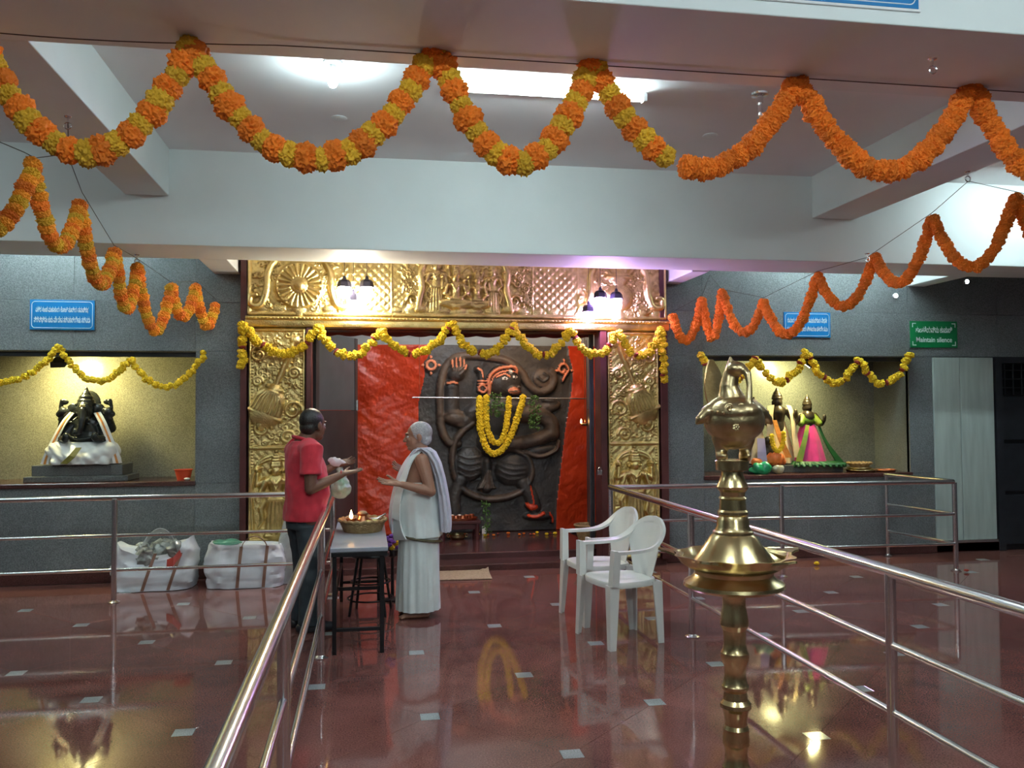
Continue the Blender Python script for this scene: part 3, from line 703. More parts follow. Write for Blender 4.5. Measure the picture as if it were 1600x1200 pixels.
# door leaves folded inwards
M_leaf = mat('dark_door_leaf', (.05, .045, .045), .4, var=.2, scale=5); M_leafup = mat('slate_blue_door_sheet', (.085, .105, .115), .4, var=.12, scale=5)
def leaf(label, p, q):
    p = Vector(p); q = Vector(q); t = thing('shrine_door_leaf', label, 'door', (p.x, p.y, .125)); d = (q-p).normalized(); nn = Vector((-d.y, d.x, 0))*.02
    def slab(a, b, z0, z1, k, name, m):
        A_ = p+(q-p)*a; B_ = p+(q-p)*b; w = nn*k
        vs = [A_-w, B_-w, B_+w, A_+w]; MB().rings([[(v.x, v.y, z0) for v in vs], [(v.x, v.y, z1) for v in vs]]).build(name, m, t)
    slab(0, 1, .13, 1.62, 1, 'lower_panel', M_leaf); slab(0, 1, 1.625, 2.44, .9, 'upper_panel', M_leafup)
    for a in (.0, .93): slab(a, a+.07, .13, 2.44, 1.25, 'stile', M_leaf)
    h = p+(q-p)*.97-nn*1.6; MB().bbox(h.x-.012, h.x+.012, h.y-.02, h.y+.02, 1.62, 1.74, b=.004).build('latch', M_steel, t)
leaf('dark shrine door leaf folded inward behind the man in red', (-.53, 8.95, 0), (-.125, 10.0, 0))
leaf('shrine door leaf folded inward at the right jamb', (2.375, 8.95, 0), (2.60, 9.95, 0))
pl = at(937, 735, Y=YG0-.04); t = thing('padlock', 'small grey padlock hanging on the right maroon jamb', 'padlock', pl)
MB().bbox(pl.x-.025, pl.x+.025, pl.y-.012, pl.y+.018, pl.z-.05, pl.z, b=.005).build('lock_body', M_steel, t)
MB().tube([(pl.x+.016*math.cos(a), pl.y, pl.z+.03*math.sin(a)) for a in np.linspace(0, PI, 10)], .004, 8).build('shackle', M_steel, t, True)

# ------------------------------------------------------------------ the carved boulder
M_rock = mat('carved_dark_stone', (.075, .06, .05), .45, col2=(.034, .03, .03), scale=5, bump=.5, bscale=30)
M_rockw = mat('worn_brown_stone', (.155, .1, .066), .5, col2=(.07, .05, .04), scale=7, bump=.4, bscale=30)
M_vermil = mat('vermilion_paint', (.68, .06, .012), .34, col2=(.52, .034, .007), scale=5, bump=.22, bscale=40)
M_pink = mat('salmon_paint', (.8, .27, .14), .5); M_eye = mat('white_paint_dot', (.85, .8, .72), .5)
YB = 10.5
bo = HF(-.6, 2.98, .12, 2.43, .0105)
# uneven boulder face
nn_ = np.zeros_like(bo.h)
for k, (fx, fz, a) in enumerate(((1.7, 2.1, .05), (4.3, 3.1, .025), (9, 11, .007), (17, 15, .004), (31, 37, .003))):
    nn_ += a*np.sin(bo.X*fx+k*1.3+1.4*np.sin(bo.Z*fz*.7+k))*np.cos(bo.Z*fz+k*2.1+np.sin(bo.X*fx*.6))
bo.h = nn_.copy()
def z8(x, y): p = at(540+x/3.75, 520+y/3.75, Y=YB-.06); return (p.x, p.z)
def S(pts, r, h, mi=None, mode='max', n=7, base=0.0): 
    k = 10.5/1345/3.75; q = curve([z8(*p) for p in pts], n); bo.stroke(q, r*k, h, mode, mi, base)
def E_(x, y, rx, ry, h, mi=None, rot=0.0, mode='max', base=0.0, p=.5):
    k = 10.5/1345/3.75; cx, cz = z8(x, y); bo.ell(cx, cz, rx*k, ry*k, h, -rot, mode, mi, base, p)
bo.m[:] = 2
bo.poly([z8(*p) for p in ((520, 20), (505, 90), (470, 160), (458, 280), (425, 420), (428, 560), (380, 700), (420, 900), (560, 1010), (590, 1250), (1240, 1250), (1240, 1000), (1262, 790), (1292, 560), (1325, 350), (1335, 220), (1310, 120), (1305, 20))], 0)
bo.h[bo.m == 0] *= .45
bo.h[bo.m == 0] -= .02
# border ridge of the painted rock
# tail over the head with its curled tip
S([(660, 650), (605, 640), (565, 560), (556, 420), (560, 300), (590, 200), (650, 145), (740, 132), (850, 142), (950, 165), (1030, 225), (1075, 300), (1140, 345), (1205, 325), (1228, 270), (1210, 225)], 24, .055, 1)
E_(1160, 265, 58, 58, .03, 1); S([(1130, 262), (1160, 285), (1190, 262), (1165, 240)], 9, .05, 0)
# raised hand, forearm, upper arm
S([(622, 320), (622, 400), (630, 470), (690, 520), (745, 480)], 46, .085, 0); E_(650, 500, 85, 48, .1, 1, .25)
E_(650, 235, 52, 48, .09, 0)
for k, (x1, y1) in enumerate(((622, 160), (645, 148), (668, 146), (690, 158))): S([(630+k*14, 220), (x1+2, 190), (x1, y1)], 11, .1, 1); S([(x1+2, 200), (x1, y1+4)], 6, .106, 3)
S([(672, 245), (698, 215), (705, 192)], 12, .1, 1); S([(698, 213), (705, 194)], 6, .106, 3)
S([(597, 298), (625, 292), (655, 298)], 8, .105, 3)
# head in profile, crown band, ear ring, bun
E_(930, 283, 104, 97, .12, 0); E_(970, 332, 58, 44, .125, 0); E_(988, 343, 44, 22, .134, 3, .1); S([(955, 346), (1028, 342)], 3, .136, 1)
E_(1015, 320, 14, 10, .15, 1)
S([(838, 345), (835, 290), (850, 245), (890, 215), (940, 203), (990, 205), (1000, 235)], 10, .135, 3); S([(850, 300), (862, 262), (900, 235), (950, 225), (985, 232)], 5, .13, 3)
S([(880, 262), (925, 245), (955, 258)], 5, .135, 3); E_(927, 271, 17, 10, .14, 4); E_(988, 262, 15, 10, .14, 4); E_(928, 271, 6, 7, .146, 0); E_(989, 262, 6, 7, .146, 0)
E_(962, 230, 12, 15, .14, 4)
S([(800, 330), (795, 270), (790, 230), (775, 215)], 20, .09, 0); S([(775, 212), (795, 225), (805, 260)], 7, .1, 3); S([(778, 285), (825, 285)], 6, .1, 3); S([(778, 302), (825, 302)], 6, .1, 3)
S([(795, 350), (778, 335), (785, 312), (808, 310), (822, 328), (815, 348), (795, 350)], 7, .1, 3); S([(840, 290), (842, 325), (840, 365)], 12, .12, 3)
# emblems either side
E_(500, 190, 46, 46, .03, 0); S([(500+26*math.cos(a), 190+26*math.sin(a)) for a in np.linspace(0, 6.28, 14)], 8, .05, 3, n=2)
for a in range(4): E_(500+48*math.cos(a*PI/2), 190+48*math.sin(a*PI/2), 9, 9, .04, 3)
S([(1275, 280), (1290, 250), (1310, 215), (1290, 185), (1262, 190), (1255, 220), (1275, 235), (1288, 218)], 9, .05, 3); E_(1240, 222, 10, 8, .04, 3); E_(1330, 222, 10, 8, .04, 3); E_(1285, 165, 8, 12, .04, 3)
# chest, belly
S([(740, 480), (800, 440), (900, 420), (1010, 440), (1050, 480)], 52, .1, 0); E_(895, 520, 130, 140, .11, 0); E_(880, 640, 110, 95, .1, 0)
# bent arm on the right, held to the waist, with cloth bulges
S([(1040, 480), (1120, 470), (1200, 520), (1215, 590)], [50]*0 or 46, .11, 1); S([(1210, 590), (1120, 630), (1010, 650), (960, 660)], 40, .115, 1)
E_(1205, 430, 62, 34, .07, 1, -.2); E_(1200, 400, 48, 22, .07, 0, .2); E_(1140, 690, 118, 34, .08, 0, -.15); S([(1050, 700), (1140, 725), (1230, 690), (1250, 640)], 14, .09, 1)
E_(690, 520, 70, 34, .075, 1, .5)
# long garland loop falling to the knees
S([(745, 530), (690, 575), (645, 640), (628, 740), (650, 860), (720, 940), (830, 975), (950, 965), (1050, 915), (1092, 830), (1070, 740), (1000, 690), (960, 680)], 20, .08, 1)
S([(700, 800), (640, 830)], 8, .06, 1)
# thighs with folds, pleated cloth
E_(725, 770, 92, 105, .1, 0, .3); E_(985, 800, 108, 92, .1, 0, -.3)
for k in range(5):
    S([(660, 715+k*34), (720, 735+k*36), (790, 725+k*34)], 6, .010, None, 'add'); S([(890, 740+k*30), (960, 765+k*32), (1050, 770+k*26)], 6, .010, None, 'add')
S([(830, 760), (830, 830), (830, 910)], 30, .11, 0); W_, ins_ = bo.poly([z8(830, 800), z8(775, 915), z8(885, 915)], 1, .085)
S([(840, 810), (800, 910)], 5, .11, 1); S([(850, 810), (865, 910)], 5, .11, 1)
# shanks and feet
S([(680, 860), (640, 960), (640, 1060)], 38, .085, 0); S([(1040, 880), (1090, 960), (1110, 1020)], 40, .085, 0); E_(650, 1085, 70, 26, .09, 0); E_(1130, 1075, 90, 26, .09, 0)
S([(1065, 1010), (1085, 1030), (1110, 1020)], 13, .1, 2); E_(1090, 1020, 24, 16, .1, 2); S([(1070, 1075), (1110, 1080), (1160, 1060)], 9, .1, 2); S([(1200, 1065), (1215, 1090), (1215, 1110)], 8, .06, 2); 
S([(1080, 900), (1100, 1000)], 5, .09, 2)
# rough pitting of the stone
rg = np.random.RandomState(3).rand(*bo.h.shape); rg = (rg + np.roll(rg, 1, 0) + np.roll(rg, 1, 1) + np.roll(rg, -1, 0))/4
bo.h += .008*(rg-.5)
boulder = bo.build('carved_boulder', YB, [M_rock, M_rockw, M_vermil, M_pink, M_eye], None, .35)
tag(boulder, 'orange painted boulder carved with a dark striding deity in relief', 'carved rock')
# steel rod in front of the carving with hanging garlands
YR0 = 10.22
p0, p1 = at(644, 621, Y=YR0), at(922, 623, Y=YR0)
t = thing('garland_rod', 'thin steel rod hung across the carved boulder', 'rod', p0)
MB().cyl(p0, p1, .009, n=10).build('rod', M_steel, t, True)
for p in (p0.lerp(p1, .04), p0.lerp(p1, .97)): MB().cyl(p, (p.x, p.y, 2.9), .0025, n=5).build('wire', M_thread, t)
def z8p(x, y, Y=YR0-.02): return at(540+x/3.75, 520+y/3.75, Y=Y)
def path8(pts, n=8): return [Vector((c3[0], YR0-.02, c3[1])) for c3 in curve([(z8p(*p).x, z8p(*p).z) for p in pts], n)]
garland('outer yellow garland hanging in a long loop on the carved deity', [path8([(785, 372), (785, 470), (792, 570), (820, 660), (855, 705), (905, 695), (960, 620), (1005, 500), (1042, 376)])], lambda i, p: ('y', 1.0), .04, .046, name='yellow_flower_garland', thread=False)
garland('inner yellow garland hanging in a shorter loop on the carved deity', [path8([(825, 372), (822, 460), (830, 560), (860, 630), (890, 645), (925, 610), (948, 500), (960, 376)])], lambda i, p: ('y', 1.0), .037, .043, name='yellow_flower_garland', thread=False)
M_leafg = mat('tulsi_leaves', (.05, .13, .02), .6, col2=(.12, .22, .05), scale=40)
def sprig(label, cx, cy, w, h, n, seed, Y=YR0-.03):
    rnd = random.Random(seed); a = z8p(cx, cy-h/2, Y); t = thing('leaf_bunch', label, 'leaves', a); b = MB()
    for k in range(n):
        u = rnd.uniform(-1, 1); v = rnd.uniform(0, 1); c0 = z8p(cx+u*w*(.5+.3*math.sin(v*3)), cy-h/2+v*h, Y+rnd.uniform(-.04, .03))
        d = Vector((rnd.uniform(-1, 1), rnd.uniform(-1, .6), rnd.uniform(-1, .5))).normalized()*.04; s_ = d.cross(Vector((rnd.uniform(-1, 1), rnd.uniform(-1, 1), rnd.uniform(-1, 1)))).normalized()*.013; nr = d.cross(s_).normalized()*.003
        b.raw([c0, c0+d*.5+s_+nr, c0+d, c0+d*.5-s_+nr, c0+d*.5-nr*2], [(0, 1, 4), (1, 2, 4), (2, 3, 4), (3, 0, 4), (0, 3, 1), (1, 3, 2)])
    o = b.build('leaves', M_leafg, t); o['kind'] = 'stuff'
    MB().cyl(a, z8p(cx, cy+h/2, Y), .005, n=6).build('stem', M_leafg, t)
sprig('green leaf bunch tied between the yellow garlands', 875, 420, 60, 130, 120, 1)
sprig('green leaf bunch hanging right of the yellow garlands', 1105, 465, 44, 200, 130, 2)
sprig('small leafy sprig standing at the foot of the carving', 825, 1080, 40, 200, 70, 3, 10.1)
# oil lamp on a chain at the right of the boulder
p = at(914, 662, Y=9.6); t = thing('hanging_oil_lamp', 'small brass oil lamp with a flame hanging on a chain by the right jamb', 'oil lamp', p)
MB().cyl(p+Vector((0, 0, .02)), (p.x, p.y, 2.9), .003, n=6).build('chain', M_brass, t)
MB().lathe([(0, -.03), (.03, -.025), (.055, 0), (.05, .004), (.02, -.012), (0, -.012)], p, 20).build('lamp_bowl', M_brass, t, True)
M_flame = mat('flame', (1, .55, .15), .5, emit=16, ecol=(1, .55, .18))
def flame(c, h, parent): MB().lathe([(0, 0), (h*.16, h*.12), (h*.2, h*.3), (h*.13, h*.6), (h*.04, h*.88), (0, h)], c, 12).build('flame', M_flame, parent, True)
flame(p+Vector((-.045, 0, .004)), .055, t)
# light of the sanctum
M_sanct = mat('lit_sanctum_tube', (1, .95, .85), .4, emit=SANCTUM, ecol=(.9, .97, 1.0))
t = thing('tube_light', 'tube light hidden behind the gold lintel lighting the carved boulder', 'tube light', (1.2, 9.2, 2.75))
MB().cyl((.3, 9.2, 2.75), (1.5, 9.2, 2.75), .016, n=12).build('tube', M_sanct, t, True)
MB().bbox(.25, 1.55, 9.14, 9.18, 2.73, 2.79, b=.004).build('batten', M_fit, t)
for x in (.5, 1.3): MB().cyl((x, 9.16, 2.78), (x, 9.16, ZC-.001), .006, n=8).build('hanger', M_fit, t)

t = thing('ceiling_lamp', 'warm bulb hidden behind the gold lintel at the right of the sanctum', 'lamp', (2.1, 9.45, 2.8))
MB().lathe([(0, 0), (.03, .004), (.045, .03), (.042, .06), (.02, .1), (0, .1)], (2.1, 9.45, 2.7), 20).build('bulb', mat('lit_warm_bulb', (1, .8, .5), .4, emit=SANCTUM*3.2, ecol=(1, .66, .36)), t, True)
MB().cyl((2.1, 9.45, 2.8), (2.1, 9.45, ZC-.001), .006, n=8).build('cord', M_thread, t)
# pendant lamps before the gold lintel
M_cap = mat('pendant_cap', (.05, .045, .07), .3, .6)
M_glassw = mat('lit_pendant_glass', (1, .97, .9), .3, emit=PENDANT, ecol=(1, .94, .8)); M_glassv = mat('lit_violet_pendant_glass', (.8, .7, 1), .3, emit=PENDANT*1.2, ecol=(.60, .40, 1.0))
def pendant(px, py, m, label, Y, w=.062):
    p = at(px, py, Y=Y); t = thing('pendant_lamp', label, 'pendant lamp', p, 'glass pendant lamps before the gold lintel')
    MB().lathe([(0, .06), (.012, .06), (.016, .045), (.02, .03), (w*.75, .02), (w, .0), (w*1.15, -.05), (w*1.08, -.05), (0, -.03)], p, 6).build('cap', M_cap, t)
    MB().lathe([(0, -.03), (w*.86, -.032), (w*.9, -.1), (w*.78, -.15), (0, -.155)], p, 6).build('glass_shade', m, t)
    MB().cyl(p+Vector((0, 0, .05)), (p.x, p.y, ZC-.0005), .003, n=5).build('cord', M_thread, t)
pendant(538, 441, M_glassw, 'left lamp of the pendants hanging left before the gold lintel', 8.42)
pendant(573, 441, M_glassw, 'right lamp of the pendants hanging left before the gold lintel', 8.42)
pendant(552, 462, M_glassw, 'lowest lamp of the pendants hanging left before the gold lintel', 8.48)
pendant(938, 458, M_glassv, 'tallest violet-white lamp of the pendants hanging right before the gold lintel', 8.42)
pendant(963, 460, M_glassv, 'rightmost violet-white lamp of the pendants hanging right before the gold lintel', 8.45)
pendant(920, 480, M_glassv, 'lowest violet-white lamp of the pendants hanging right before the gold lintel', 8.48)

# things on the sanctum floor
M_copper = mat('copper', (.6, .25, .13), .3, 1.0, var=.2, scale=20)
p = at(717, 842, z=.125); t = thing('low_wooden_stand', 'low dark wooden stand before the carved boulder', 'stand', p)
MB().bbox(p.x-.24, p.x+.24, p.y-.15, p.y+.15, .31, .345, b=.006).build('stand_top', M_maroon, t)
for sx in (-1, 1):
    for sy in (-1, 1): MB().lathe([(.0, 0), (.026, 0), (.03, .04), (.02, .08), (.028, .14), (.024, .185), (0, .185)], (p.x+sx*.2, p.y+sy*.12, .126), 14).build('leg', M_maroon, t, True)
MB().bbox(p.x-.2, p.x+.2, p.y-.13, p.y-.115, .25, .31, b=.004).build('apron', M_maroon, t)
tr = thing('copper_tray', 'copper tray on the low wooden stand', 'tray', (p.x, p.y, .346))
MB().lathe([(0, .004), (.2, .004), (.22, .03), (.225, .03), (.205, 0), (0, 0)], (p.x, p.y, .346), 32, 1, .62).build('tray_dish', M_copper, tr, True)
for k, (dx, dy) in enumerate(((-.15, 0), (-.08, -.05), (0, -.06), (.08, -.05), (.15, 0))):
    q = Vector((p.x+dx, p.y+dy, .352)); t2 = thing('copper_cup', '%s copper cup in the row on the copper tray' % ('leftmost', 'second from left', 'middle', 'second from right', 'rightmost')[k], 'cup', q, 'copper cups on the tray')
    MB().lathe([(0, 0), (.022, 0), (.032, .03), (.03, .05), (.034, .055), (.028, .05), (.026, .02), (0, .015)], q, 18).build('cup_body', M_copper, t2, True)
    if k in (1, 2): MB().sph(q+Vector((0, 0, .05)), (.02, .02, .014), 10, 6).build('flower_offering', M_eye, t2, True)
t = thing('brass_bell_tray', 'small brass vessel under the low wooden stand', 'vessel', (p.x-.02, p.y-.04, .126))
MB().lathe([(0, 0), (.07, 0), (.1, .03), (.1, .055), (.115, .065), (.1, .06), (.09, .03), (0, .02)], (p.x-.02, p.y-.04, .126), 24).build('bowl', M_brass, t, True)
for sx in (-1, 1): MB().tube([(p.x-.02+sx*(.1+.02*math.sin(a)), p.y-.04, .126+.045+.02*math.cos(a)) for a in np.linspace(0, PI, 8)], .005, 8).build('handle', M_brass, t, True)
M_cane = mat('cane', (.45, .29, .13), .6, col2=(.27, .16, .06), scale=30, bump=.5, bscale=60)
p = at(919, 848, z=.125); t = thing('cane_tub', 'round tan cane tub at the right end of the sanctum floor', 'tub', p)
def weave(a, z): return .03*math.sin(a*16+ (PI if int(z/.03) % 2 else 0))
MB().lathe([(0, 0), (.1, 0)] + [(.1+.05*k/8, .2*k/8) for k in range(9)] + [(.14, .2), (.095, .02), (0, .02)], p, 64, wob=lambda a, z: weave(a, z) if z > .001 else 0).build('tub_wall', M_cane, t, True)
MB().tube([(p.x+.152*math.cos(a), p.y+.152*math.sin(a), p.z+.2) for a in np.linspace(0, 2*PI, 33)[:-1]], .011, 8, closed=True).build('rim', M_cane, t, True)
rnd = random.Random(5); cnt = {}
ORD = ('first', 'second', 'third', 'fourth', 'fifth', 'sixth', 'seventh')
for k in range(15):
    q = Vector((at(746+8.6*k+rnd.uniform(-3, 3), 823, Y=10.25).x, rnd.uniform(10.1, 10.3), .14)); kind = rnd.choice(('y', 'o', 'y', 'r'))
    o = bpy.data.objects.new('loose_flower', FL[kind][0]); COL.objects.link(o); o.location = q; s_ = rnd.uniform(.014, .024); o.scale = (s_, s_, s_*.7); cnt[kind] = cnt.get(kind, -1)+1
    tag(o, '%s %s flower from the left along the foot of the carved boulder' % (ORD[cnt[kind]], {'y': 'yellow', 'o': 'orange', 'r': 'dark red'}[kind]), 'flower', 'loose flowers at the foot of the boulder')
p = at(757, 834, z=.125); tag(MB().bbox(p.x-.03, p.x+.03, p.y, p.y+.006, .1255, .215, b=.001).build('white_card', M_eye), 'small white card standing at the foot of the carving', 'card')
# ================================================================== signs
M_blue = mat('blue_sign_board', (.008, .2, .5), .35); M_green = mat('green_sign_board', (.004, .2, .06), .35); M_letter = mat('white_lettering', (.85, .88, .88), .5)
def text_mesh(txt, width, height, fat=0.0):
    cu = bpy.data.curves.new('t', 'FONT'); cu.body = txt; cu.align_x = 'CENTER'; cu.align_y = 'CENTER'; cu.size = 1; cu.extrude = .01; cu.offset = fat
    o = bpy.data.objects.new('t', cu); COL.objects.link(o); dg = bpy.context.evaluated_depsgraph_get(); me = bpy.data.meshes.new_from_object(o.evaluated_get(dg))
    bpy.data.objects.remove(o); bpy.data.curves.remove(cu)
    v = np.array([p.co for p in me.vertices]); lo = v.min(0); hi = v.max(0); sx = width/(hi[0]-lo[0]); sz = height/(hi[1]-lo[1])
    for p in me.vertices: p.co = Vector(((p.co.x-(lo[0]+hi[0])/2)*sx, -p.co.z*.1, (p.co.y-(lo[1]+hi[1])/2)*sz))
    return me
def sign(label, x0, x1, z0, z1, m, lines, Y=YW, border=True, corners=False):
    t = thing('wall_sign', label, 'sign', ((x0+x1)/2, Y, (z0+z1)/2)); w = x1-x0; h = z1-z0
    MB().bbox(x0, x1, Y-.014, Y-.0005, z0, z1, b=.002).build('board', m, t)
    if border:
        i = .018; r = .03; pts = []
        for (cx, cz, a0) in ((x1-i-r, z1-i-r, 0), (x0+i+r, z1-i-r, PI/2), (x0+i+r, z0+i+r, PI), (x1-i-r, z0+i+r, 1.5*PI)):
            for k in range(6): pts.append((cx+r*math.cos(a0+k*PI/10), Y-.0145, cz+r*math.sin(a0+k*PI/10)))
        MB().tube(pts, .0028, 6, closed=True).build('border_line', M_letter, t)
    if corners:
        for sx in (-1, 1):
            for sz in (-1, 1):
                cx = (x0+x1)/2+sx*(w/2-.03); cz = (z0+z1)/2+sz*(h/2-.03); b = MB()
                for k in range(3): b.sph((cx-sx*.016*k, Y-.0145, cz+sz*.003), (.009, .002, .006), 8, 5); b.sph((cx+sx*.003, Y-.0145, cz-sz*.016*k), (.006, .002, .009), 8, 5)
                b.build('corner_ornament', M_letter, t)
    for (txt, cz, tw, th, fat) in lines:
        me = text_mesh(txt, tw*w, th*h, fat); o = link_mesh('lettering', me, M_letter); o.location = ((x0+x1)/2, Y-.0152, z0+cz*h); adopt(o, t)
sign('blue sign with two lines of white Kannada script above the left niche', -3.135, -2.562, 2.395, 2.68, M_blue,
     [('ವಕ್ರ ತುಂಡ ಮಹಾಕಾಯ ಕೋಟಿ ಸೂರ್ಯ ಸಮಪ್ರಭ', .67, .82, .22, .01), ('ನಿರ್ವಿಘ್ನಂ ಕುರು ಮೇ ದೇವ ಸರ್ವಕಾರ್ಯೇಷು ಸರ್ವದಾ', .33, .87, .24, .01)])
sign('blue sign with white Kannada script partly behind the orange garland, above the right niche', 4.488, 5.036, 2.392, 2.668, M_blue,
     [('ರಾಮಾಯ ರಾಮಭದ್ರಾಯ ರಾಮಚಂದ್ರಾಯ ವೇಧಸೇ', .67, .85, .24, .01), ('ರಘುನಾಥಾಯ ನಾಥಾಯ ಸೀತಾಯಾಃ ಪತಯೇ ನಮಃ', .33, .87, .24, .01)])
sign('green sign asking visitors to maintain silence, at the right of the niche', 6.003, 6.586, 2.29, 2.588, M_green,
     [('ಶಾಂತತೆಯನ್ನು ಕಾಪಾಡಿ', .68, .78, .24, .012), ('Maintain silence', .3, .76, .19, .012)], border=False, corners=True)
x0, x1, z0, z1 = 1.0, 2.515, ZB+.075, ZB+.36
sign('large blue board with a white border on the face of the front beam', x0, x1, z0, z1, M_blue, [], Y=3.56)
MB().bbox(x0-.012, x1+.012, 3.548, 3.5595, z0-.012, z1+.012, b=.002).build('aluminium_edge', M_fit, [o for o in COL.objects if o.name.startswith('wall_sign') and o.parent is None][-1])

# ================================================================== niches
def flood(label, c, aim, power, col):
    c = Vector(c); t = thing('flood_light', label, 'flood light', c); d = (Vector(aim)-c).normalized(); u, v = frame_of(d)
    R = Matrix((u, v, d)).transposed()
    def P_(x, y, z): return c + R @ Vector((x, y, z))
    def bx(x0, x1, y0, y1, za, zb, k=1.0):
        return MB().rings([[P_(x0*k, y0*k, za), P_(x1*k, y0*k, za), P_(x1*k, y1*k, za), P_(x0*k, y1*k, za)], [P_(x0, y0, zb), P_(x1, y0, zb), P_(x1, y1, zb), P_(x0, y1, zb)]])
    bx(-.085, .085, -.065, .065, -.05, 0, .8).build('housing', M_black, t)
    ml = mat('lit_flood_'+label[:12], col, .4, emit=power, ecol=col)
    bx(-.07, .07, -.05, .05, .0005, .004, 1).build('glass', ml, t)
    MB().tube([P_(-.09, 0, -.02), P_(-.09, 0, -.09), P_(.09, 0, -.09), P_(.09, 0, -.02)], .006, 6).build('bracket', M_black, t)
    pz = P_(0, 0, -.09); MB().cyl(pz, (pz.x, pz.y, 2.2), .006, n=6).build('hanger', M_black, t)
flood('black flood light hanging from the top of the left niche', (-2.93, 8.98, 2.09), (-2.72, 9.42, 1.55), FLOOD, (1.0, .9, .38))
flood('black flood light hanging from the top of the right niche', (4.86, 8.93, 2.10), (4.45, 9.3, 1.35), FLOOD*.5, (1.0, .84, .62))

M_idol = mat('oiled_black_stone', (.018, .02, .019), .22, var=.3, scale=20, bump=.2, bscale=40)
M_cloth = mat('white_silk', (.72, .72, .7), .6, var=.08, scale=15, sheen=.3); M_border = mat('orange_gold_border', (.6, .23, .05), .5, var=.2, scale=40); M_gborder = mat('olive_gold_border', (.2, .17, .03), .45, var=.2, scale=40)
M_ped = granite('pedestal_granite', (.05, .05, .048), (.15, .15, .14), .5, speck=90)
# pedestal
t = thing('stone_pedestal', 'stepped grey stone pedestal under the elephant-headed idol', 'pedestal', (-2.76, 9.07, .945))
MB().bbox(-3.22, -2.28, 8.86, 9.3, .9455, 1.0, b=.006).build('lower_step', M_ped, t); MB().bbox(-3.16, -2.34, 8.9, 9.28, 1.0, 1.105, b=.006).build('upper_block', M_ped, t)
cx, cy, z0 = -2.72, 9.08, 1.105
I = thing('elephant_headed_idol', 'black stone seated elephant-headed idol draped in white silk in the left niche', 'idol', (cx, cy, z0))
b = MB()
b.sph((cx, cy-.02, z0+.27), (.17, .14, .15)); b.sph((cx, cy, z0+.4), (.15, .1, .1)); b.cap((cx, cy, z0+.06), (cx, cy, z0+.3), .18, .15)
b.sph((cx, cy-.06, z0+.52), (.085, .085, .1)); b.sph((cx, cy-.1, z0+.56), (.06, .05, .05))
b.chain([(cx, cy-.13, z0+.52), (cx+.005, cy-.17, z0+.44), (cx+.0, cy-.185, z0+.36), (cx-.02, cy-.185, z0+.31), (cx-.055, cy-.18, z0+.31), (cx-.06, cy-.175, z0+.34)], [.045, .036, .03, .025, .022, .018])
for s in (-1, 1):
    b.sph((cx+s*.115, cy-.04, z0+.52), (.062, .02, .08), 14, 8, Quaternion((0, 1, 0), s*.25)); b.cap((cx+s*.045, cy-.14, z0+.46), (cx+s*.075, cy-.185, z0+.43), .014, .008)
    # upper pair of arms holding emblems, lower pair on the knees
    b.chain([(cx+s*.13, cy+.01, z0+.42), (cx+s*.225, cy+.0, z0+.35), (cx+s*.205, cy-.04, z0+.47)], [.055, .048, .036]); b.sph((cx+s*.205, cy-.045, z0+.51), (.052, .045, .05)); b.sph((cx+s*.245, cy-.045, z0+.49), (.03, .03, .03)); b.sph((cx+s*.225, cy-.045, z0+.44), (.032, .03, .02))
    b.cap((cx+s*.235, cy-.035, z0+.55), (cx+s*.22, cy-.035, z0+.62), .018, .022); b.sph((cx+s*.2, cy-.035, z0+.61), (.045, .014, .03))
    b.chain([(cx+s*.14, cy-.03, z0+.38), (cx+s*.2, cy-.11, z0+.25), (cx+s*.14, cy-.19, z0+.25)], [.05, .042, .035]); b.sph((cx+s*.13, cy-.2, z0+.27), (.035, .03, .045))
b.lathe([(0, 0), (.09, 0), (.095, .02), (.08, .035), (.085, .05), (.065, .07), (.07, .085), (.045, .11), (.045, .12), (.02, .15), (.012, .18), (0, .185)], (cx, cy-.03, z0+.575), 24)
b.sph((cx, cy+.06, z0+.6), (.115, .015, .13))
b.tube([(cx+.12*math.cos(a), cy-.15-.02*math.sin(a), z0+.3-.05*math.sin(a)) for a in np.linspace(0, PI, 12)], .012, 8)
b.voxel('idol_body', M_idol, I, .007, 3)
b = MB(); 
for dz, w in ((0, .03), (.014, .026)): b.sph((cx, cy-.148, z0+.565+dz), (w, .008, .005), 10, 6)
b.build('forehead_mark', mat('sandal_paste', (.75, .6, .25), .7), I, True)
# white lower cloth over the crossed legs
def folds(c, amp, k, ph=0.0): return c + Vector((0, 0, 0))
b = MB()
for s in (-1, 1):
    b.chain([(cx+s*.1, cy-.02, z0+.12), (cx+s*.23, cy-.1, z0+.13), (cx+s*.08, cy-.2, z0+.07)], [.13, .11, .075]); b.chain([(cx+s*.22, cy-.06, z0+.12), (cx+s*.28, cy-.02, z0+.04)], [.1, .05]); b.cap((cx+s*.18, cy-.15, z0+.1), (cx+s*.22, cy-.19, z0+.03), .07, .05)
b.cap((cx-.1, cy, z0+.07), (cx+.1, cy, z0+.07), .08)
def ov(z, rx, ry, dy): return [(cx+rx*math.cos(a), cy+dy+ry*math.sin(a), z0+z) for a in np.linspace(0, 2*PI, 41)[:-1]]
b.rings([ov(.006, .31, .2, -.06), ov(.08, .295, .19, -.06), ov(.15, .25, .17, -.05), ov(.22, .18, .14, -.03)])
def crease(v):
    n = mnoise.noise(Vector((v.x*9+v.z*14, v.y*9, v.z*6)))*.012 + math.sin((v.x-cx)*70 + v.z*60)*.004
    d = Vector((v.x-cx, v.y-cy, .03)).normalized(); q = v + d*n; q.z = max(q.z, z0+.003); return q
b.voxel('silk_lower_cloth', M_cloth, I, .008, 8, crease)
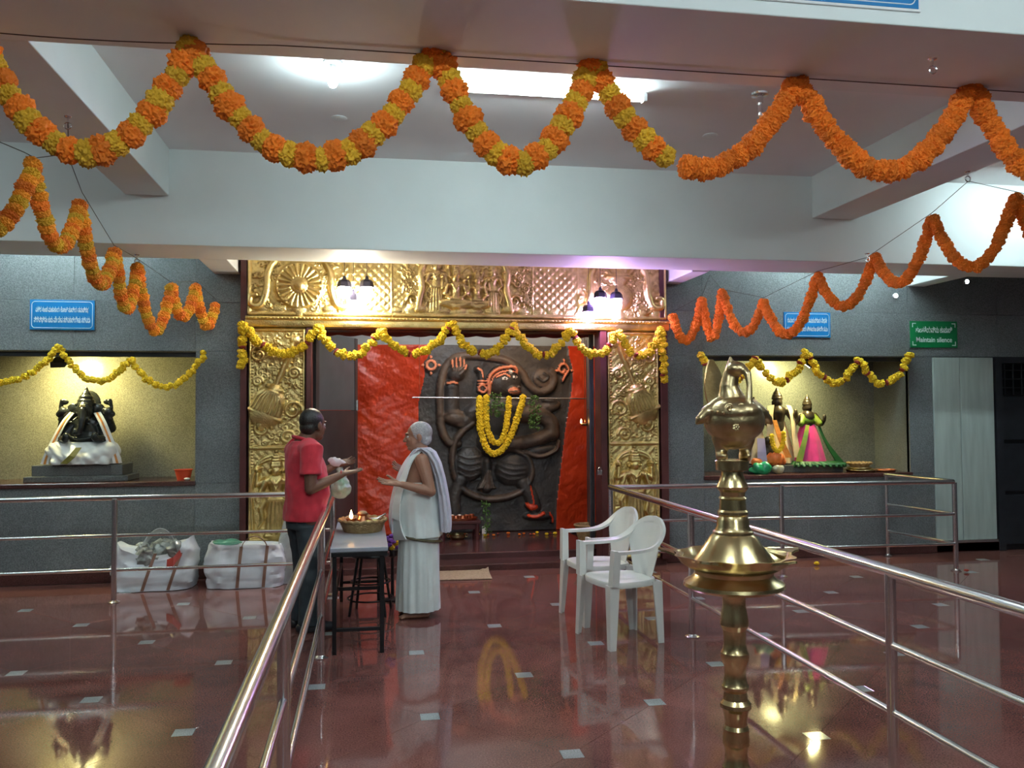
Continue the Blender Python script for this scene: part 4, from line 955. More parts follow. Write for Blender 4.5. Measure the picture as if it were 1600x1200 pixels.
MB().strip([(cx-.02, cy-.26, z0+.17), (cx-.07, cy-.285, z0+.1), (cx-.15, cy-.285, z0+.02)], [(cx+.03, cy-.26, z0+.17), (cx-.02, cy-.29, z0+.08), (cx-.09, cy-.285, z0+.015)], .008).build('gold_pleat', M_gborder, I)
for s in (-1, 1):
    L_ = [(cx+s*.09, cy-.1, z0+.5), (cx+s*.15, cy-.135, z0+.4), (cx+s*.21, cy-.15, z0+.26), (cx+s*.27, cy-.17, z0+.1), (cx+s*.29, cy-.17, z0+.01)]
    R_ = [(cx+s*.14, cy-.06, z0+.51), (cx+s*.2, cy-.1, z0+.42), (cx+s*.27, cy-.13, z0+.27), (cx+s*.34, cy-.15, z0+.1), (cx+s*.37, cy-.15, z0+.012)]
    MB().strip(curve(L_, 5), curve(R_, 5), .008).build('silk_shawl', M_cloth, I, True)
    e = .3; L2 = [Vector(a).lerp(Vector(c_), .35)+Vector((0, -.006, 0)) for a, c_ in zip(L_, R_)]; R2 = [Vector(a).lerp(Vector(c_), .62)+Vector((0, -.006, 0)) for a, c_ in zip(L_, R_)]
    MB().strip(curve(L2, 5), curve(R2, 5), .008).build('shawl_border', M_border, I, True)
p = Vector((-1.78, 8.93, .946)); t = thing('red_tub', 'small orange-red plastic tub in the corner of the left niche', 'tub', p)
MB().lathe([(0, 0), (.06, 0), (.082, .09), (.09, .095), (.09, .1), (.078, .1), (.056, .01), (0, .01)], p, 28).build('tub_body', mat('red_plastic', (.65, .07, .025), .35), t, True)
MB().sph(p+Vector((.05, -.085, .012)), (.03, .02, .012), 10, 6).build('paper_scrap', M_eye, t, True)

# right niche
MB().bbox(4.15, 5.3, 8.98, 9.3, .9005, .985, b=.006).build('stone_plinth', M_ped); tag(bpy.data.objects['stone_plinth'], 'low stone plinth under the standing idols in the right niche', 'plinth')
M_bronze = mat('dark_bronze_idol', (.055, .042, .03), .3, .5, var=.3, scale=20); M_cream = mat('cream_silk', (.72, .56, .36), .6, var=.1, scale=20); M_pinks = mat('magenta_silk', (.72, .035, .24), .5, var=.15, scale=10, sheen=.3)
M_gsilk = mat('green_silk', (.02, .13, .015), .5, col2=(.22, .24, .015), scale=9); M_osilk = mat('orange_cloth', (.7, .16, .03), .6, var=.2, scale=15); M_darkg = mat('dark_green_silk', (.01, .08, .02), .5, var=.3, scale=12)
def deity(name, label, x, y, z0, H, skirt, sw, shawl=None):
    t = thing(name, label, 'idol', (x, y, z0)); b = MB(); k = H
    for s in (-1, 1):
        b.chain([(x+s*.06*k, y, z0), (x+s*.055*k, y, z0+.25*k), (x+s*.05*k, y, z0+.48*k)], [.05*k, .05*k, .065*k])
        b.chain([(x+s*.12*k, y, z0+.71*k), (x+s*.21*k, y-.02, z0+.58*k), (x+s*.2*k, y-.09, z0+.64*k)], [.04*k, .035*k, .03*k]); b.sph((x+s*.2*k, y-.1, z0+.68*k), (.03*k, .025*k, .045*k))
    b.chain([(x, y, z0+.46*k), (x, y, z0+.56*k), (x, y, z0+.68*k)], [.1*k, .085*k, .11*k]); b.cap((x-.08*k, y, z0+.71*k), (x+.08*k, y, z0+.71*k), .045*k); b.cap((x, y, z0+.72*k), (x, y, z0+.8*k), .035*k)
    b.sph((x, y-.01, z0+.82*k), (.062*k, .065*k, .075*k)); b.sph((x, y-.07*k, z0+.815*k), (.012*k, .014*k, .018*k), 8, 6)
    for s in (-1, 1): b.sph((x+s*.064*k, y, z0+.81*k), (.014*k, .02*k, .035*k), 8, 6)
    b.lathe([(0, 0), (.072*k, 0), (.075*k, .02*k), (.062*k, .035*k), (.066*k, .05*k), (.05*k, .07*k), (.05*k, .085*k), (.03*k, .11*k), (.012*k, .15*k), (0, .16*k)], (x, y, z0+.855*k), 18)
    b.lathe([(0, -.03), (.16*k, -.03), (.16*k, 0), (0, .01)], (x, y, z0+.03), 20)
    b.voxel('idol_body', M_bronze, t, .007, 2)
    n = 48; rings = []
    for i in range(12):
        f = i/11; z = z0+.015+(.58*k)*(1-f); w = sw*(.34+.66*f**.8) ; rings.append([(x+(w*(1+.06*f*math.sin(a*9+f)))*math.cos(a), y-.01+(w*.62*(1+.08*f*math.sin(a*9+f)))*math.sin(a), z) for a in np.linspace(0, 2*PI, n+1)[:-1]])
    MB().rings(rings).build('silk_skirt', skirt, t, True)
    return t
z0 = .986
d1_ = deity('standing_idol', 'standing dark idol in cream silk with a tall crown, middle of the right niche group', 4.6, 9.15, z0, .86, M_cream, .2)
for s, m in ((-1, M_cream), (1, M_cream)):
    L_ = [(4.6+s*.07, 9.08, z0+.67), (4.6+s*.1, 9.05, z0+.55), (4.6+s*.11, 9.03, z0+.35), (4.6+s*.13, 9.02, z0+.08)]; R_ = [(4.6+s*.14, 9.1, z0+.66), (4.6+s*.17, 9.07, z0+.54), (4.6+s*.18, 9.05, z0+.35), (4.6+s*.22, 9.04, z0+.08)]
    MB().strip(curve(L_, 5), curve(R_, 5), .01).build('silk_shawl', m, d1_, True)
MB().strip(curve([(4.48, 9.03, z0+.5), (4.53, 9.01, z0+.3), (4.62, 9.0, z0+.08)], 5), curve([(4.53, 9.03, z0+.5), (4.59, 9.01, z0+.3), (4.69, 9.0, z0+.08)], 5), .01).build('orange_sash', M_border, d1_, True)
d2_ = deity('standing_idol', 'standing dark idol in a magenta skirt with green blouse in the right niche', 4.95, 9.12, z0, .78, M_pinks, .21)
b = MB(); b.sph((4.95, 9.12, z0+.5), (.105, .08, .085)); b.cap((4.88, 9.1, z0+.53), (4.84, 9.06, z0+.46), .04); b.cap((5.02, 9.1, z0+.53), (5.06, 9.06, z0+.46), .04); b.voxel('green_blouse', M_gsilk, d2_, .008, 4)
MB().strip(curve([(4.88, 9.03, z0+.44), (4.82, 9.0, z0+.28), (4.72, 8.97, z0+.04)], 5), curve([(4.92, 9.02, z0+.44), (4.87, 8.98, z0+.28), (4.79, 8.95, z0+.03)], 5), .01).build('green_sash', M_gsilk, d2_, True)
MB().strip(curve([(5.03, 9.05, z0+.45), (5.09, 9.0, z0+.25), (5.2, 8.96, z0+.03)], 5), curve([(5.07, 9.08, z0+.45), (5.15, 9.05, z0+.25), (5.33, 9.02, z0+.02)], 5), .01).build('green_drape', M_darkg, d2_, True)
b = MB(); rnd = random.Random(4)
for k in range(26):
    a = PI*(1.0+k/25); b.cap((4.98+.25*math.cos(a), 9.05+.14*math.sin(a), z0+.02), (5.0+.32*math.cos(a)+.02, 9.02+.17*math.sin(a), z0-.02+.02*(k % 2)), .022, .014)
b.voxel('skirt_hem', M_darkg, d2_, .007, 2)
deity('standing_idol', 'standing dark idol half hidden behind the brass lamp bird in the right niche', 4.33, 9.17, z0, .76, M_cream, .17)
# small seated idol at their feet
q = Vector((4.42, 9.03, z0)); t = thing('seated_idol', 'small seated idol with yellow garland and orange cloth at the feet of the standing idols', 'idol', q)
b = MB(); b.sph(q+Vector((0, 0, .14)), (.07, .06, .1)); b.sph(q+Vector((0, -.01, .27)), .05); b.cap(q+Vector((-.06, 0, .2)), q+Vector((-.09, -.05, .1)), .03); b.cap(q+Vector((.06, 0, .2)), q+Vector((.09, -.05, .1)), .03); b.cap(q+Vector((-.06, -.02, .05)), q+Vector((.06, -.02, .05)), .06)
b.voxel('idol_body', M_bronze, t, .007, 2)
b = MB(); b.sph(q+Vector((.05, -.06, .07)), (.12, .07, .075)); b.sph(q+Vector((.12, -.05, .04)), (.07, .05, .04)); b.voxel('orange_cloth', M_osilk, t, .008, 4, lambda v: v + Vector((0, 0, max(-v.z+z0+.002, .008*math.sin(v.x*90)))))
for k in range(16):
    a = PI*1.05*k/15; o = bpy.data.objects.new('chrysanthemum', FL['y'][k % 4]); COL.objects.link(o); o.location = q+Vector((.05-.07*math.cos(a)+.02, -.1, .33-.17*math.sin(a))); o.scale = (.026,)*3; adopt(o, t)
MB().strip([q+Vector((-.14, -.03, .3)), q+Vector((-.15, -.06, .15)), q+Vector((-.16, -.07, .01))], [q+Vector((-.06, -.05, .3)), q+Vector((-.06, -.08, .15)), q+Vector((-.05, -.09, .01))], .01).build('lilac_cloth', mat('lilac_cloth', (.5, .4, .6), .6), t)
# bags and plates on the right ledge
def lump(name, label, cat, c, r, m, seed, amp=.02, freq=14, part=None):
    c = Vector(c); b = MB(); b.sph(c+Vector((0, 0, r[2]*.8)), r, 24, 14); rnd = random.Random(seed)
    for k in range(5): b.sph(c+Vector((rnd.uniform(-.6, .6)*r[0], rnd.uniform(-.6, .6)*r[1], r[2]*rnd.uniform(.5, 1.1))), [x*.5 for x in r], 12, 8)
    def f(v): q_ = v+(v-c).normalized()*amp*mnoise.noise(v*freq+Vector((seed, 0, 0)))*1.6; q_.z = max(q_.z, c.z+.001); return q_
    o = b.voxel(name, m, None, min(r)*.14, 2, f); tag(o, label, cat); return o
M_gplast = mat('green_plastic_film', (.02, .36, .13), .25, var=.2, scale=10, coat=.5); M_clearp = mat('clear_plastic_film', (.45, .45, .38), .2, col2=(.3, .25, .1), scale=10, coat=.6)
lump('plastic_bag', 'crumpled green plastic bag on the right niche ledge', 'bag', (4.26, 8.85, .901), (.12, .07, .075), M_gplast, 3, .025)
lump('plastic_bag', 'small clear plastic bag of offerings on the right niche ledge', 'bag', (4.46, 8.86, .901), (.065, .05, .055), M_clearp, 5, .015)
lump('cloth_bundle', 'small orange-red cloth bundle behind the green bag in the right niche', 'bundle', (4.24, 8.93, .986), (.07, .035, .05), M_osilk, 6, .012)
def plate(label, c, r, m, h=.02, name='brass_plate'):
    t = thing(name, label, 'plate', c); MB().lathe([(0, .003), (r*.85, .003), (r, h), (r*1.03, h), (r*.88, 0), (0, 0)], c, 32).build('dish', m, t, True); MB().tube([(c[0]+r*1.015*math.cos(a), c[1]+r*1.015*math.sin(a), c[2]+h) for a in np.linspace(0, 2*PI, 33)[:-1]], .004, 6, closed=True).build('rolled_rim', m, t, True); return t
plate('brass plate lowest in the pile on the right niche ledge', (5.5, 8.95, .901), .17, M_brass, .022)
plate('brass plate above it, carrying the cane basket in the right niche', (5.48, 8.95, .925), .13, M_brass, .02)
plate('flat copper plate lying alone at the right end of the niche ledge', (5.78, 8.93, .901), .12, M_copper, .018, 'copper_plate')
def basket(label, c, r0, r1, h, name='cane_basket', n=72, sx=1.0, sy=1.0):
    t = thing(name, label, 'basket', c)
    b = MB().lathe([(0, 0), (r0, 0)] + [(r0+(r1-r0)*k/10, h*k/10) for k in range(11)] + [(r1*.93, h), (r0*.93, .012), (0, .012)], c, n, sx, sy, wob=lambda a, z: (.022*math.sin(a*18+(PI if int(z/h*10+.5) % 2 else 0)) if z > .001 else 0)); b.build('woven_wall', M_cane, t, True)
    MB().tube([(c[0]+sx*r1*math.cos(a), c[1]+sy*r1*math.sin(a), c[2]+h+.004*math.sin(a*20)) for a in np.linspace(0, 2*PI, 65)[:-1]], .011, 8, closed=True).build('rim_braid', M_cane, t, True); return t
basket('small cane basket on the brass plates in the right niche', (5.48, 8.95, .948), .09, .13, .05)

# ================================================================== brass oil lamp with bird
lx, ly = at(1146, 870, Y=3.1).x, 3.1
def Lz(py): return at(1146, py, Y=3.1).z
lamp = thing('brass_oil_lamp', 'tall brass standing oil lamp with a bird finial in the right foreground', 'oil lamp', (lx, ly, 0))
k = 3.1/1345*.99
def prof(rows): return [(w*k/2, Lz(y)) for (w, y) in rows]
# stem below the bowl: repeated turned sections
rows = [(46, 921), (42, 926), (38, 934), (38, 946), (44, 962), (47, 970), (47, 976), (38, 984), (36, 1004), (40, 1014), (46, 1019), (47, 1026), (43, 1032), (36, 1040), (35, 1056), (40, 1068), (44, 1071), (44, 1075), (37, 1080), (40, 1092), (50, 1098), (51, 1104), (42, 1110), (36, 1126), (36, 1132), (42, 1138), (42, 1146), (44, 1152), (44, 1162), (40, 1166), (36, 1176), (40, 1192), (46, 1198)]
pr_ = prof(rows); zb = pr_[-1][1]
low = [(.052, zb-.03), (.042, zb-.05), (.045, zb-.08), (.06, zb-.1), (.1, zb-.13), (.19, .07), (.21, .055), (.215, .03), (.22, .0), (0, 0)]
MB().lathe([(0, pr_[0][1])] + pr_ + low, (lx, ly, 0), 40).build('stem', M_brass, lamp, 25)
# drum, bowl and cone
MB().lathe([(0, Lz(917))] + prof([(60, 920), (150, 919), (166, 914), (163, 909), (140, 903), (128, 896), (130, 890), (150, 886)]) + [(0, Lz(884))], (lx, ly, 0), 56).build('bowl_drum', M_brass, lamp, 25)
zbw = Lz(886)
def lob(a): return 1+.035*math.cos(a*10)
bowl = MB().lathe([(0, zbw), (.17, zbw), (.2, zbw+.02), (.215, zbw+.045), (.222, zbw+.05), (.212, zbw+.05), (.19, zbw+.025), (.16, zbw+.012), (0, zbw+.012)], (lx, ly, 0), 80, wob=lambda a, z: .04*math.cos(a*10)*max(0, (z-zbw)/.05))
bw = bowl.build('bowl', M_brass, lamp, 40)
for q_ in range(5):
    a = .12+q_*2*PI/5; d = Vector((math.cos(a), math.sin(a), 0)); s_ = Vector((-d.y, d.x, 0)); c0 = Vector((lx, ly, zbw+.045))
    sp = MB(); L_ = []; R_ = []
    for f, w, dz in ((.19, .05, -.01), (.225, .04, .0), (.25, .028, .006), (.268, .024, .008), (.285, .004, .012)):
        L_.append(c0+d*f+s_*w+Vector((0, 0, dz))); R_.append(c0+d*f-s_*w+Vector((0, 0, dz)))
    sp.strip(L_, R_, .008).build('wick_spout', M_brass, bw)
MB().lathe([(0, zbw+.012)] + prof([(134, 878), (128, 872), (96, 852), (76, 838), (66, 834), (66, 830), (60, 828), (54, 822), (52, 812), (46, 806), (50, 803), (50, 799), (44, 796), (42, 780), (46, 778), (40, 775), (42, 768), (50, 764), (52, 760), (44, 752), (36, 742), (36, 735), (40, 732), (50, 728), (52, 724), (48, 718)]) + [(0, Lz(718))], (lx, ly, 0), 44).build('cone_and_neck', M_brass, lamp, 25)
MB().lathe([(0, Lz(736))] + prof([(38, 736), (54, 734), (55, 720), (52, 719)]) + [(0, Lz(719))], (lx, ly, 0), 36).build('perch_disc', M_brass, lamp, 25)
# bird: body seen nearly from the front, neck, beak drooping to its breast, raised tail and wings
bird = MB(); zc_ = Lz(655)
def bp(px, py, dy=0.0): return at(px, py, Y=ly+dy)
bird.sph(bp(1147, 658), (.112, .125, .088), 28, 18); bird.sph(bp(1147, 645, -.01), (.104, .115, .06), 24, 14); bird.sph(bp(1146, 682, -.01), (.07, .085, .05))
bird.chain([bp(1148, 640), bp(1142, 622), bp(1139, 604), bp(1142, 586), bp(1150, 576, -.01)], [.075, .05, .036, .03, .03])
bird.sph(bp(1148, 577, -.012), (.035, .042, .028)); bird.cap(bp(1143, 574), bp(1141, 557), .022, .004)
bird.chain([bp(1158, 574, -.03), bp(1168, 584, -.06), bp(1171, 604, -.075), bp(1170, 626, -.085), bp(1168, 640, -.09)], [.018, .013, .011, .013, .018])
bird.sph(bp(1166, 640, -.09), (.02, .016, .024)); 
for s in (-1, 1):
    wing = [bp(1147+s*22, 634, .0), bp(1147+s*40, 646, .0), bp(1147+s*52, 655, .0), bp(1147+s*58, 661, .0)]
    bird.chain(wing, [.035, .032, .02, .008]); bird.chain([bp(1147+s*30, 640, .06), bp(1147+s*54, 657, .08)], [.035, .012])
    bird.chain([bp(1146+s*21, 685), bp(1146+s*19, 700), bp(1146+s*18, 716)], [.032, .024, .022])
    bird.sph(bp(1146+s*18, 712, -.012), (.022, .034, .016))
bird.voxel('bird_body', M_oldbrass, lamp, .0045, 4)
# upright tail plume behind the neck
t0_, t1_ = [], []
for (xl, xr, y, dy) in ((1118, 1150, 648, .1), (1106, 1140, 630, .12), (1101, 1132, 605, .125), (1103, 1124, 580, .125), (1108, 1114, 562, .12)):
    t0_.append(bp(xl, y, dy)); t1_.append(bp(xr, y, dy))
MB().strip(curve(t0_, 4), curve(t1_, 4), .014).build('tail_plume', M_oldbrass, lamp, True)
for s in (-1, 1):
    c0 = bp(1148+s*9, 637, -.1); MB().tube([c0+Vector((.016*(1-q_/22)*math.cos(q_*.6)*s, -.004, .016*(1-q_/22)*math.sin(q_*.6))) for q_ in range(18)], .003, 6).build('breast_scroll', M_oldbrass, lamp, True)
for q_ in range(9): MB().sph(bp(1148+(q_-4)*9.0, 648+abs(q_-4)*-1.5, -.105+abs(q_-4)*.009), .006, 8, 6).build('necklace_bead', M_oldbrass, lamp, True)
orn = MB().sph(bp(1150, 668, -.118), .008, 8, 6)
for q_ in range(7): orn.sph(bp(1150+3.6*math.cos(q_*.9), 668+3.6*math.sin(q_*.9), -.118), .0065, 8, 6)
orn.build('breast_rosette', M_oldbrass, lamp, True)

# ================================================================== plastic chairs
M_plast = mat('white_plastic', (.74, .75, .71), .38, var=.04, scale=4, bump=.03, bscale=200)
def chair_parts():
    parts = {}
    # local: forward = -x, right/left = y; seat at .43
    def spline_strip(pts, w, th=.012): return pts
    n = 14; seat = []
    def outline(u):  # seat plan, superellipse-ish
        a = 2*PI*u; ca, sa = math.cos(a), math.sin(a); e = 2/3.2
        x = .215*abs(ca)**e*(1 if ca > 0 else -1); y = .225*abs(sa)**e*(1 if sa > 0 else -1); y *= (1-.1*(x/.215)); return x-.01, y
    N = 40; top = [outline(i/N) for i in range(N)]
    rings = [[(x, y, .395) for x, y in top], [(x*1.01, y*1.01, .425) for x, y in top], [(x*.985, y*.985, .435) for x, y in top], [(x*.8, y*.8, .43) for x, y in top], [(x*.3, y*.3, .421) for x, y in top]]
    inner = [[(x*.3, y*.3, .413) for x, y in top], [(x*.8, y*.8, .42) for x, y in top], [(x*.97, y*.97, .42) for x, y in top], [(x*.985, y*.985, .395) for x, y in top]]
    parts['seat'] = MB().rings(rings + inner, cap=False, closed=True).raw([(x*.3, y*.3, .421) for x, y in top], [tuple(range(N))]).raw([(x*.3, y*.3, .413) for x, y in top], [tuple(range(N))[::-1]])
    # backrest: curved shell, narrow at the seat, spreading into the arched rim
    nu, nv = 16, 16; front = []; back = []
    def bw(f): return .105+.10*min(1, f/.62)**.8 if f < .62 else .205*max(0.0, 1-((f-.62)/.47)**3.2)
    def bx_(f): return .175+.085*f
    for j in range(nv+1):
        f = j/nv; z = .415+.385*f; w = max(bw(f), .03); x0_ = bx_(f)
        front.append([(x0_ - .05*(u*w/.2)**2, u*w, z) for u in np.linspace(-1, 1, nu+1)]); back.append([(x0_ + .008 - .05*(u*w/.2)**2, u*w, z) for u in np.linspace(-1, 1, nu+1)])
    parts['backrest'] = MB().rings([f_ + b_[::-1] for f_, b_ in zip(front, back)])
    return parts
def make_chair(label, loc, rot):
    t = thing('plastic_chair', label, 'chair', loc, 'white plastic chairs'); t.rotation_euler = (0, 0, rot)
    ps = chair_parts()
    for nme, b in ps.items():
        o = b.build(nme, M_plast); o.parent = t; 
        me = o.data; me.polygons.foreach_set('use_smooth', [True]*len(me.polygons)); me.set_sharp_from_angle(angle=math.radians(45))
    for s in (-1, 1):
        # arm: from the back's shoulder forward, then down to the seat front
        L_ = [(.268, s*.0, .80), (.258, s*.085, .79), (.228, s*.16, .745), (.175, s*.2, .685), (.10, s*.222, .65), (.0, s*.232, .64), (-.13, s*.235, .64), (-.212, s*.235, .64)]
        R_ = [(.272, s*.0, .842), (.262, s*.10, .828), (.228, s*.2, .77), (.17, s*.248, .70), (.095, s*.272, .658), (.0, s*.286, .644), (-.13, s*.29, .642), (-.212, s*.29, .642)]
        o = MB().strip(curve(L_, 5), curve(R_, 5), .02).build('armrest', M_plast, None, 50); o.parent = t
        o = MB().rings([[(-.212, s*.262-.03, .66), (-.19, s*.262-.03, .66), (-.165, s*.262-.03, .64), (-.165, s*.262+.03, .64), (-.19, s*.262+.03, .66), (-.212, s*.262+.03, .66)],
                        [(-.222, s*.245-.03, .42), (-.205, s*.245-.03, .42), (-.17, s*.245-.03, .42), (-.17, s*.245+.03, .42), (-.205, s*.245+.03, .42), (-.222, s*.245+.03, .42)]]).build('arm_support', M_plast); o.parent = t
        for (xt, yt, xb, yb) in ((-.19, s*.215, -.215, s*.245), (.165, s*.17, .19, s*.185)):
            w1, w0 = .036, .022; sx = -1 if xt < 0 else 1
            def Lsec(x, y, w, z): return [(x+sx*w, y+s*w, z), (x-sx*w, y+s*w, z), (x-sx*w, y+s*(w-.012), z), (x+sx*(w-.012), y+s*(w-.012), z), (x+sx*(w-.012), y-s*w, z), (x+sx*w, y-s*w, z)]
            o = MB().rings([Lsec(xb, yb, w0, 0), Lsec((xt+xb)/2, (yt+yb)/2, (w1+w0)/2, .2), Lsec(xt, yt, w1, .42)]).build('leg', M_plast); o.parent = t
    return t
make_chair('white plastic armchair nearest the camera, before the right aisle railing', (1.765, 5.87, 0), math.radians(12))
make_chair('white plastic armchair behind the nearer one, toward the shrine', (1.775, 6.50, 0), math.radians(8))

# ================================================================== table, stool, basket
M_tabletop = mat('grey_laminate', (.33, .36, .42), .3, var=.05, scale=5)
tx0, tx1, ty0, ty1 = -.235, .14, 5.80, 7.5
t = thing('narrow_table', 'narrow grey-topped table with black metal legs between the two men', 'table', ((tx0+tx1)/2, (ty0+ty1)/2, 0))
MB().bbox(tx0, tx1, ty0, ty1, .672, .70, b=.004).build('tabletop', M_tabletop, t); MB().bbox(tx0+.003, tx1-.003, ty0+.003, ty1-.003, .64, .671, b=.003).build('apron_frame', M_black, t)
for x in (tx0+.025, tx1-.04):
    for y in (ty0+.03, ty1-.04): MB().bbox(x-.014, x+.014, y-.014, y+.014, 0, .645, b=.002).build('leg', M_black, t)
for y in (ty0+.03, ty1-.04):
    for z in (.16,): MB().bbox(tx0+.025, tx1-.04, y-.01, y+.01, z-.012, z+.012, b=.002).build('stretcher', M_black, t)
MB().bbox(tx0+.025, tx1-.04, 6.35, 6.37, .31, .335, b=.002).build('stretcher', M_black, t)
for x in (tx0+.025, tx1-.04): MB().bbox(x-.01, x+.01, ty0+.03, ty1-.04, .31, .33, b=.002).build('side_rail', M_black, t)
sc_ = (.03, 7.0)
t = thing('round_stool', 'round stool with splayed black legs under the grey table', 'stool', (sc_[0], sc_[1], 0))
MB().lathe([(0, .0), (.15, .0), (.155, .01), (.15, .03), (0, .032)], (sc_[0], sc_[1], .45), 28).build('stool_seat', M_dark, t, 40)
for a in (.6, 2.17, 3.74, 5.31): MB().cyl((sc_[0]+.2*math.cos(a), sc_[1]+.2*math.sin(a), 0), (sc_[0]+.12*math.cos(a), sc_[1]+.12*math.sin(a), .45), .011, n=8).build('leg', M_black, t, True)
MB().tube([(sc_[0]+.178*math.cos(a), sc_[1]+.178*math.sin(a), .12) for a in np.linspace(0, 2*PI, 25)[:-1]], .007, 6, closed=True).build('foot_ring', M_black, t, True)
MB().tube([(sc_[0]+.155*math.cos(a), sc_[1]+.155*math.sin(a), .25) for a in np.linspace(0, 2*PI, 25)[:-1]], .007, 6, closed=True).build('brace_ring', M_black, t, True)
bc = (-.03, 6.62, .701)
basket('round cane basket of offerings on the grey table', bc, .14, .175, .085, 'offering_basket', 90, 1.0, 1.15)
q = Vector((-.115, 6.6, .70+.014)); t = thing('clay_lamp', 'small lit oil lamp in the cane basket on the table', 'oil lamp', q)
MB().lathe([(0, 0), (.025, 0), (.03, .06), (.04, .085), (.036, .085), (.0, .075)], q, 20).build('lamp_cup', M_copper, t, True); flame(q+Vector((0, 0, .08)), .07, t)
q = Vector((-.03, 6.64, .714)); t = thing('copper_pot', 'small copper pot in the cane basket on the table', 'pot', q)
MB().lathe([(0, 0), (.035, 0), (.055, .03), (.055, .065), (.035, .09), (.034, .1), (.048, .112), (.044, .112), (.03, .1), (0, .095)], q, 26).build('pot_body', M_copper, t, True)
MB().sph(q+Vector((0, 0, .118)), (.035, .035, .018), 14, 8).build('coconut_half', mat('coconut', (.45, .27, .15), .7), t, True)
q = Vector((.06, 6.66, .714)); t = thing('steel_bowl', 'steel bowl with a spoon in the cane basket on the table', 'bowl', q)
MB().lathe([(0, 0), (.03, 0), (.05, .03), (.055, .075), (.05, .075), (.0, .05)], q, 24).build('bowl_body', M_steel, t, True); MB().tube([q+Vector((-.02, 0, .06)), q+Vector((.04, .01, .085)), q+Vector((.085, .01, .105))], [.006, .004, .009], 8).build('spoon', M_steel, t, True)
q = Vector((.055, 6.56, .715)); lf = []; rt = []
for f in range(7): lf.append(q+Vector((-.06+.02*f, -.012-.02*math.sin(f*.52), .055+.008*math.sin(f)))); rt.append(q+Vector((-.06+.02*f, .012+.03*math.sin(f*.52), .06+.01*math.sin(f+1))))
tag(MB().strip(lf, rt, .004).build('folded_leaf', mat('pale_leaf', (.6, .55, .2), .6)), 'pale folded leaf lying in the cane basket on the table', 'leaf')
# incense holder with flowers at the far corner of the table
q = Vector((.215, 7.42, 0)); t = thing('flower_stand', 'slim stand with yellow and purple flowers behind the table corner', 'flower stand', q)
MB().lathe([(0, 0), (.08, 0), (.08, .015), (.015, .03), (.012, .36), (.05, .38), (.06, .43), (.05, .43), (0, .4)], q, 20).build('stand', M_black, t, True)
M_purple = mat('purple_petals', (.2, .06, .4), .7)
for k_ in range(14):
    rnd = random.Random(k_); o = bpy.data.objects.new('flower_head', FL['y'][k_ % 4] if k_ % 3 == 0 else flower_mesh('flower_head', M_purple, 40+k_, 2)); COL.objects.link(o); o.location = q+Vector((rnd.uniform(-.05, .05), rnd.uniform(-.05, .05), .45+rnd.uniform(-.02, .1))); o.scale = (.024,)*3; adopt(o, t)
# jute mat
m0, m1, m2, m3 = at(672, 907.5, z=0), at(769, 905, z=0), at(763, 891.5, z=0), at(672, 891, z=0)
b = MB(); nx, ny = 20, 8; g0 = []
for j in range(ny+1):
    for i in range(nx+1):
        a = m0.lerp(m1, i/nx); c_ = m3.lerp(m2, i/nx); v = a.lerp(c_, j/ny); lift = (.03 if (i == nx and j == ny) else .012 if (i > nx-3 and j > ny-2) else 0)+.004*abs(mnoise.noise(Vector((i*.5, j*.5, 2)))); g0.append((v.x, v.y, .008+lift))
n_ = len(g0); fs = [(j*(nx+1)+i, j*(nx+1)+i+1, (j+1)*(nx+1)+i+1, (j+1)*(nx+1)+i) for j in range(ny) for i in range(nx)]
b.raw(g0, fs); b.raw([(x, y, max(.0005, z-.008)) for x, y, z in g0], [f[::-1] for f in fs])
ed = [i for i in range(nx+1)] + [j*(nx+1)+nx for j in range(1, ny+1)] + [ny*(nx+1)+i for i in range(nx-1, -1, -1)] + [j*(nx+1) for j in range(ny-1, 0, -1)]
base = 0; b.f += [(ed[i], ed[(i+1) % len(ed)], ed[(i+1) % len(ed)]+n_, ed[i]+n_) for i in range(len(ed))]
tag(b.build('jute_mat', mat('jute', (.42, .3, .2), .85, var=.2, scale=60, bump=.5, bscale=150)), 'beige jute doormat on the floor before the shrine step', 'mat')

